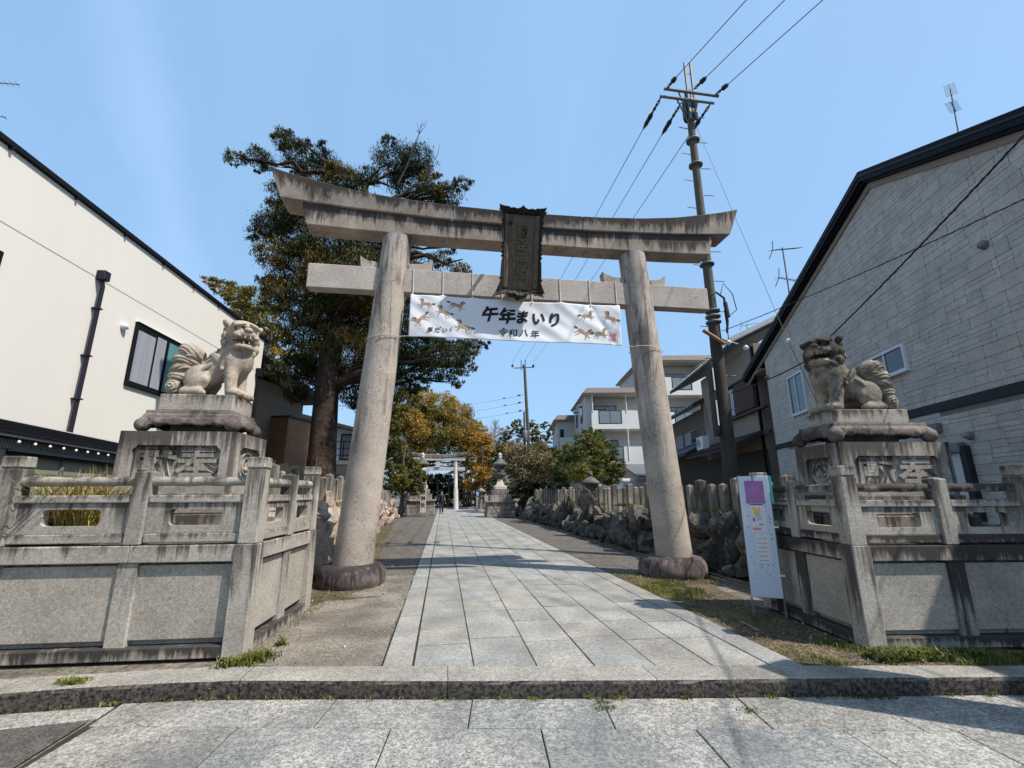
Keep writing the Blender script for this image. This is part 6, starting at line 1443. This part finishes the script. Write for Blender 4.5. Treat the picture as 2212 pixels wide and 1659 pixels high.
group('bright orange tree at the right edge of the camphor canopy', 'tree', 40, [(1040,950,22),(1048,975,24),(1050,1000,20),(1038,1020,22),(1020,1045,18),(1045,1035,16)], ORANGE, 11000, 0.26, 23, (1040, 1090), 0.8, 0.25)
group('yellow-green tree close behind the left gate pillar', 'tree', 24, [(848,960,22),(860,985,28),(850,1015,24),(880,1010,28),(870,1040,26),(845,1050,18),(895,1050,22),(850,920,18),(905,1025,20)], OLIVE, 20000, 0.16, 24, (866, 1090), 0.8, 0.18)
group('pale-limbed ochre tree above the yellow-green one', 'tree', 30, [(862,890,24),(885,905,28),(858,925,22),(905,930,22),(875,850,20)], CAMPHOR, 12000, 0.2, 28, (880, 1090), 0.8, 0.22, bark=LANTL and BARK2)
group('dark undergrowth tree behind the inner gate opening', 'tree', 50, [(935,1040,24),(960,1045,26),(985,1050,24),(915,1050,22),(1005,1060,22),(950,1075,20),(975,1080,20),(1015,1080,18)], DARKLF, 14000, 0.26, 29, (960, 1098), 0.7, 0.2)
for i, (x, w) in enumerate(((944,2.4),(968,2.2),(1002,3),(1008,2),(1012,2),(1016,3),(1026,2.4),(1034,2))):
    a, b = onY(x, 1098, 46), onY(x+random.uniform(-4, 4), 1030, 46)
    m = MB(); m.tube([a-np.array([0,0,a[2]+0.02]), a, (a+b)/2+np.array([0.1,0,0]), b], [w*0.045]*3+[w*0.025], 7); m.obj('tree_trunk', BARK2, label='%s thin trunk from the left in the wood beyond the inner gate' % ('first','second','third','fourth','fifth','sixth','seventh','last')[i], cat='tree', group='thin trunks beyond the inner gate')
group('sparse evergreen trees clipped into clumps beside the far pole', 'tree', 38, [(1104,925,11),(1118,915,12),(1094,940,12),(1125,935,14),(1085,952,10),(1150,925,13),(1158,945,18),(1165,965,18),(1176,918,11),(1190,930,10),(1150,915,9),(1185,948,12)], OLIVE, 9000, 0.2, 25, (1150, 1060), 0.85, 0.22, 'pine_tree', jit=0.8)
group('brown and ochre deciduous shrubs beside the far utility pole', 'shrub', 32, [(1100,975,24),(1125,985,26),(1112,1010,26),(1150,1010,28),(1175,1000,26),(1190,985,22),(1165,975,24),(1135,1035,22),(1178,1030,24)], TWIG, 60000, 0.15, 26, (1150, 1070), 0.7, 0.2, 'deciduous_shrub', clump=0.35)
group('low green hedge tree behind the tall right lantern', 'shrub', 30, [(1072,980,12),(1080,970,12),(1066,1000,14),(1075,1030,16),(1060,1050,14),(1090,1060,14)], OLIVE, 8000, 0.16, 27, (1074, 1080), 0.8, 0.12, 'hedge_shrub')
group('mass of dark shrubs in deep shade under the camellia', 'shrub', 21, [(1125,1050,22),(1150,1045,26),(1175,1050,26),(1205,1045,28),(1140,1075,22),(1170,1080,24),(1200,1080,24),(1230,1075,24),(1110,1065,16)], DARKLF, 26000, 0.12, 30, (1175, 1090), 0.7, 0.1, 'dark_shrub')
cam_ = group('rounded glossy camellia tree with several stems in front of the apartment block', 'tree', 15, [(1262,950,22),(1285,955,26),(1305,975,28),(1240,975,26),(1270,985,36),(1215,990,24),(1300,1005,32),(1245,1015,32),(1195,1005,18),(1325,1000,24),(1280,1030,30),(1320,1030,24),(1210,1025,24),(1340,1020,14),(1295,940,14),(1268,930,12)], GLOSSY, 42000, 0.105, 33, (1272, 1085), 0.6, 0.10, 'camellia_tree', BARK2)
# far bare pinkish trees
for i, (x, top, lab) in enumerate(((1069,905,'tall bare metasequoia with pinkish twigs, left of the far pole'),(1093,925,'shorter bare tree with pinkish twigs right of the tall bare metasequoia'))):
    a = onY(x, 1060, 80); b = onY(x, top, 80); base = np.array([a[0], 80, 0]); t = thing('bare_tree', lab, 'tree', tuple(base)); m = MB(); m.tube([(0,0,0), (b[0]-base[0], 0, b[2])], [0.28, 0.05], 6); m.obj('trunk', TWIGP, t)
    m = MB(); r = random.Random(i)
    for k in range(170):
        z = b[2]*(0.35+0.63*r.random()); w = (b[2]-z)*0.30+0.6; an = r.uniform(0, 2*PI); l = w*r.uniform(0.5, 1.1)
        m.tube([(0,0,z), (l*0.5*math.cos(an), l*0.5*math.sin(an), z+l*0.35), (l*math.cos(an), l*math.sin(an), z+l*0.95)], [0.05, 0.035, 0.012], 3, False)
    m.obj('branches', TWIGP, t)
hz_ = [(1050,960,26),(1080,950,28),(1110,960,26),(1060,990,30),(1100,985,30)]
bl = [B(x, y, r, 95) for x, y, r in hz_]; w = thing('bare_wood', 'hazy pinkish bare wood far beyond the path', 'wood', (0, 95, 0)); leaves('twigs', w, TWIGP, [(b[0], b[1]-95, b[2], b[3], 0.9) for b in bl], 6000, 0.55, 44)
bl = [B(x, y, r, 70) for x, y, r in ((1060,1045,30),(1000,1055,30),(940,1055,30),(880,1055,34),(830,1050,30),(1120,1050,34),(1180,1050,34))]; w = thing('far_wood', 'dark far wood closing the view behind the inner gate', 'wood', (0, 70, 0)); leaves('foliage', w, OLIVE, [(b[0], b[1]-70, b[2], b[3], 0.9) for b in bl], 16000, 0.45, 45)

# ================================================================== UTILITY POLES, WIRES, ANTENNAS
PX, PY = 5.20, 1.5
up1 = thing('utility_pole', 'tall concrete utility pole with two crossarms behind the right side of the gate', 'utility pole', (PX, PY, 0)); o1 = np.array([PX, PY, 0])
m = MB(); m.tube([(0,0,0),(0,0,6),(0,0,12.7)], [0.15, 0.12, 0.088], 20); m.obj('pole', POLE, up1)
m = MB(); m.tube([(0,0,0),(0,0,5.6)], [0.175, 0.138], 20); m.obj('pole_sleeve', POLED, up1)
for s in (-0.09, 0.09): MB().box(s-0.03, s+0.03, -0.19, -0.13, 11.6, 13.55).obj('top_bar', STEEL, up1)
MB().box(-0.1, 0.12, -0.17, -0.15, 13.15, 13.18).obj('top_bar', STEEL, up1)
a1L, a1R, a2L, a2R = [onZ(x, y, z)-o1 for x, y, z in ((1435,192,12.35),(1552,208,12.35),(1426,208,12.05),(1542,223,12.05))]
for a, b in ((a1L, a1R), (a2L, a2R)): MB().tube([a, b], 0.05, 4).obj('crossarm', STEEL, up1)
for a, b in ((a1L*0.5+a1R*0.5, None),): pass
MB().tube([a1L*0.75+a1R*0.25, (0,0,11.6)], 0.02, 5).obj('brace', STEEL, up1); MB().tube([a2L*0.7+a2R*0.3, (0,0,11.4)], 0.02, 5).obj('brace', STEEL, up1); MB().tube([a2L*0.3+a2R*0.7, (0,0,11.4)], 0.02, 5).obj('brace', STEEL, up1)
MB().lathe([(0.17,11.75),(0.19,11.8),(0.19,12.3),(0.15,12.35)], 12).obj('clamp_band', RUBBER, up1)
for z in (11.0, 10.2, 7.2, 5.9, 5.75, 5.6): MB().lathe([(0.17,z),(0.185,z+0.01),(0.185,z+0.05),(0.17,z+0.06)], 16).obj('band', STEEL, up1)
for k in range(22):
    z = 3.4+k*0.42; sg = -1 if k % 2 else 1; MB().tube([(sg*0.13, -0.03, z), (sg*0.40, -0.05, z)], 0.012, 5).obj('step_bolt', STEEL, up1)
def insul(p, q, name='insulator'):
    p, q = np.array(p, float), np.array(q, float); d = (q-p); Ln = np.linalg.norm(d); m = MB()
    m.tube([p+d*t for t in (0,0.12,0.2,0.26,0.34,0.4,0.5,0.55,0.7,0.8,1.0)], [0.016,0.028,0.045,0.024,0.045,0.024,0.042,0.07,0.06,0.065,0.012], 8); m.obj(name, RUBBER, up1)
    m = MB(); m.tube([p+d*0.12, p+d*0.17], 0.048, 8); m.obj('porcelain_disc', PORC, up1)
wires = []
def wire(label, pts, r=0.009, sag=0.0, group='overhead wires', mat=RUBBER, tw=0.0, n=24):
    P = []
    for a, b in zip(pts[:-1], pts[1:]):
        a, b = np.array(a, float), np.array(b, float)
        for i in range(n+(b is pts[-1])):
            t = i/n; P.append(a+(b-a)*t-np.array([0, 0, 4*sag*t*(1-t)]))
    P.append(np.array(pts[-1], float)); m = MB(); m.tube(P, r, 5)
    if tw:
        Q = []; L_ = 0.0
        for i, p in enumerate(P[:-1]):
            for k in range(6):
                q = p+(P[i+1]-p)*k/6; ph = (i*6+k)*1.3; Q.append(q+np.array([tw*math.cos(ph), 0, tw*math.sin(ph)]))
        m.tube(Q, r*0.7, 4)
    return m.obj('power_cable', mat, label=label, cat='wire', group=group)
# three conductors coming in overhead from behind the camera
for i, (ax, ay, tx, ty, sx, sy) in enumerate(((1462,165,1612,0,1441,190),(1527,165,1695,0,1499,193),(1575,180,1777,0,1545,205))):
    s = onZ(sx, sy, 12.35); q = onZ(ax, ay, 12.55); f = onZ(tx, ty, 12.5); d = f-q; insul(s-o1, q-o1)
    wire(('leftmost', 'middle', 'rightmost')[i]+' of the three conductors running from the pole top to the upper right', [q, q+d*4.0], 0.011)
P2 = onY(1133, 800, 35.0); P2b = onY(1149, 1060, 35.0); o2 = np.array([(P2[0]+P2b[0])/2, 35.0, 0])
up2 = thing('utility_pole', 'slender far utility pole with short crossarm standing right of the path vista', 'utility pole', tuple(o2)); 
m = MB(); m.tube([(P2b[0]-o2[0],0,0), (P2[0]-o2[0],0,P2[2]+0.35)], [0.19, 0.13], 14); m.obj('pole', POLE, up2)
m = MB(); q = onY(1136, 1060, 34.5); m.tube([(q[0]-o2[0], -0.6, 0), (P2[0]-o2[0]-0.15, -0.4, 9.2)], [0.13, 0.09], 10); m.obj('twin_pole', POLE, up2)
aL, aR = onY(1110, 795, 35)-o2, onY(1153, 793, 35)-o2; MB().tube([aL, aR], 0.06, 4).obj('crossarm', STEEL, up2)
for x in (1126, 1135): q = onY(x, 800, 35)-o2; MB().tube([q, q+np.array([0,0,1.1])], 0.045, 4).obj('top_bar', STEEL, up2)
for x in (1107, 1131, 1152): q = onY(x, 793, 35)-o2; MB().lathe([(0.1,q[2]),(0.12,q[2]+0.1),(0.06,q[2]+0.3)], 8, (q[0], q[1])).obj('insulator', RUBBER, up2)
q = onY(1139, 908, 35)-o2; MB().tube([q+np.array([-0.9,0,0]), q+np.array([0.9,0,0.05])], 0.035, 4).obj('crossarm', STEEL, up2)
q = onY(1132, 942, 34.3)-o2; MB().lathe([(0.2,q[2]-0.5),(0.24,q[2]-0.45),(0.24,q[2]+0.5),(0.2,q[2]+0.55)], 12, (q[0]+0.1, q[1])).obj('transformer', STEEL, up2)
# conductors between the two poles
for i, (sx, sy, ex, bx2) in enumerate(((1428,210,1107,1408),(1470,225,1131,1454),(1535,224,1152,1506))):
    s = onZ(sx, sy, 12.05); e = onY(ex, 790, 35)+np.array([0,0,0.35]); d = (e-s)/np.linalg.norm(e-s); insul(s-o1, s-o1+d*1.25)
    wire(('left', 'middle', 'right')[i]+' conductor of the span between the near pole and the far pole', [s+d*1.2, e], 0.011, 0.15)
# wires leaving the far pole to the left
for i, (y0, y1, x1) in enumerate(((850,875,1005),(866,890,1010),(884,905,1020))):
    a = onY(1143, y0, 34.9); b = onY(x1, y1, 52); wire('%s of three thin wires fanning left from the far pole above the camphor tree' % ('top', 'middle', 'lowest')[i], [a, b, b+(b-a)], 0.012, 0.1)
    for f, k in ((0.10, 0.10), (0.30, 0.06)): q = a+(b-a)*f-o2; m = MB(); dd = (b-a)*0.045; m.tube([q, q+dd*0.5, q+dd], [0.02, k, 0.02], 6); m.obj('insulator', RUBBER, up2)
for i, (y0, y1) in enumerate(((916,938),(923,948),(931,958),(939,968))):
    a = onY(1148, y0, 34.9); b = onY(1035, y1, 55); wire('%s of four parallel low wires left of the far pole' % ('top', 'second', 'third', 'bottom')[i], [a, b, b+(b-a)], 0.017, 0.1)
# service cables to the right-hand houses
a = onZ(1500, 250, 11.6); b = onY(1703, 737, 0.2); c = onY(1742, 820, 0.5)
a = np.array([PX+0.1, PY, 11.7])
gw = wire('thin guy wire with a white ball dropping from the pole top to the stone-clad house', [a, b], 0.006, group='overhead wires', mat=STEEL)
wire('lower length of guy wire under the white ball in front of the stone-clad house', [b, c+(c-b)*0.6], 0.008, mat=STEEL)
m = MB(); m.lathe([(0.01,b[2]-0.07),(0.05,b[2]-0.045),(0.062,b[2]),(0.05,b[2]+0.04),(0.015,b[2]+0.065)], 12, (b[0], b[1])); m.obj('guy_insulator', PORC, label='white ball insulator on the guy wire in front of the stone-clad house', cat='insulator')
p0_ = np.array(onY(1560, 715, 1.4)); p1_ = onY(2212, 430, -4.6); wire('thin twisted service cable crossing in front of the upper gable', [p0_, p1_, p1_+(p1_-p0_)*0.8], 0.008, 0.06, tw=0.008)
p0_ = np.array(onY(1580, 848, 1.4)); p1_ = onY(1735, 783, -0.4); p2_ = onY(2212, 292, -5.2); wire('thick twisted service cable rising across the stone-clad house to the upper right', [p0_, p1_, p2_, p2_+(p2_-p1_)*0.7], 0.012, 0.05, tw=0.010)
# fittings on the near pole
MB().tube([(0.1,-0.1,5.15), (0.45,-0.2,5.0)], 0.03, 6).obj('bracket_arm', STEEL, up1); MB().tube([(-0.4,-0.15,5.35),(0.1,-0.2,5.0)], 0.05, 5).obj('bracket_arm', OBROWN, up1)
for p in ((0.18,-0.24,5.02),(0.62,-0.25,4.9)): MB().lathe([(0.01,p[2]-0.07),(0.06,p[2]-0.03),(0.065,p[2]+0.02),(0.03,p[2]+0.07)], 10, (p[0], p[1])).obj('insulator', PORC, up1)
MB().box(-0.30, -0.215, -0.12, 0.05, 2.75, 4.55).obj('cable_guard', RUBBER, up1, 0.01)
for z0, z1 in ((3.85, 4.40), (3.0, 3.6)): MB().box(-0.262, -0.232, -0.135, -0.121, z0, z1).obj('white_tag', PORC, up1)
m = MB(); m.tube([(0.15,-0.18,6.3),(0.22,-0.25,6.6),(0.42,-0.28,6.3),(0.5,-0.25,5.9),(0.32,-0.22,5.75),(0.2,-0.2,5.9),(0.22,-0.2,5.2),(0.24,-0.2,4.9)], 0.012, 5)
m.tube([(-0.15,-0.18,6.25),(0.0,-0.24,6.35),(0.2,-0.24,6.2),(0.24,-0.22,5.6),(0.2,-0.2,5.3)], 0.03, 6); m.tube([(0.24,-0.2,6.1),(0.27,-0.22,5.7)], 0.05, 6); m.obj('cable_loops', RUBBER, up1)
pst = onY(1582, 1000, 2.6); up3 = thing('short_post', 'short pale wooden post standing right beside the near utility pole', 'post', (float(pst[0]), 2.6, 0)); q = onY(1567, 850, 2.6)
m = MB(); m.tube([(0,0,0), (float(q[0]-pst[0])+0.02, 0, float(q[2]))], [0.11, 0.085], 12); m.obj('shaft', POLE, up3)
def antenna(label, x, y0, y1, Y, kind):
    a, b = onY(x[0], y0, Y), onY(x[1], y1, Y); base = np.array(b); t = thing('tv_antenna', label, 'antenna', tuple(base)); h = float(a[2]-b[2]); dx = float(a[0]-b[0]); s = h/1.6
    m = MB(); m.tube([(0,0,0), (dx,0,h)], 0.018*s, 6); m.obj('mast', STEEL, t)
    for zf, ln, tilt, ne in ((0.97, 0.95, 0.28, 12), (0.45, 0.7, 0.05, 6)) if kind else ((0.95, 0.5, 1.2, 8), (0.6, 0.4, 1.4, 10)):
        m = MB(); c = Vector((dx*zf, 0, h*zf)); d = Vector((math.cos(tilt), 0.25, math.sin(tilt))).normalized(); m.tube([c-d*ln*0.45*s, c+d*ln*0.75*s], 0.011*s, 5)
        for k in range(ne): q = c+d*s*ln*(-0.4+1.1*k/(ne-1)); e = Vector((-0.35, 0.85, 0.25))*0.13*s; m.tube([q-e, q+e], 0.006*s, 4)
        if kind: q = c-d*ln*0.42*s; m.tube([q+Vector((-0.05,-0.1,0.2))*s, q+Vector((0,0,0)), q+Vector((-0.05,0.1,-0.2))*s], 0.010*s, 4)
        m.obj('aerial', STEEL, t)
antenna('television antenna with two aerials seen left of the black gable edge', (1690,1709), 535, 660, 7.0, 1)
antenna('faint television antenna low over the brown house ridge', (1613,1621), 700, 768, 12.0, 1)
antenna('vertical television antenna standing on the stone-clad house roof at the upper right', (2053,2072), 192, 296, -1.6, 0)
antenna('antenna tip poking in at the left edge above the cream house', (-46,-58), 172, 300, -2.5, 1)
# unseen stone added outside the frame on the right to shade the kerb
mk = thing('kerb_shade_stone', 'square granite marker stone standing on the street corner to the right of the kerb', 'stone pillar', (3.62, -5.92, ZS), 0.3)
MB().box(-0.35, 0.35, -0.35, 0.35, 0.0, 0.3).obj('base_stone', LANT, mk, 0.02); MB().box(-0.2, 0.2, -0.2, 0.2, 0.301, 3.6).obj('shaft', LANTL, mk, 0.015)
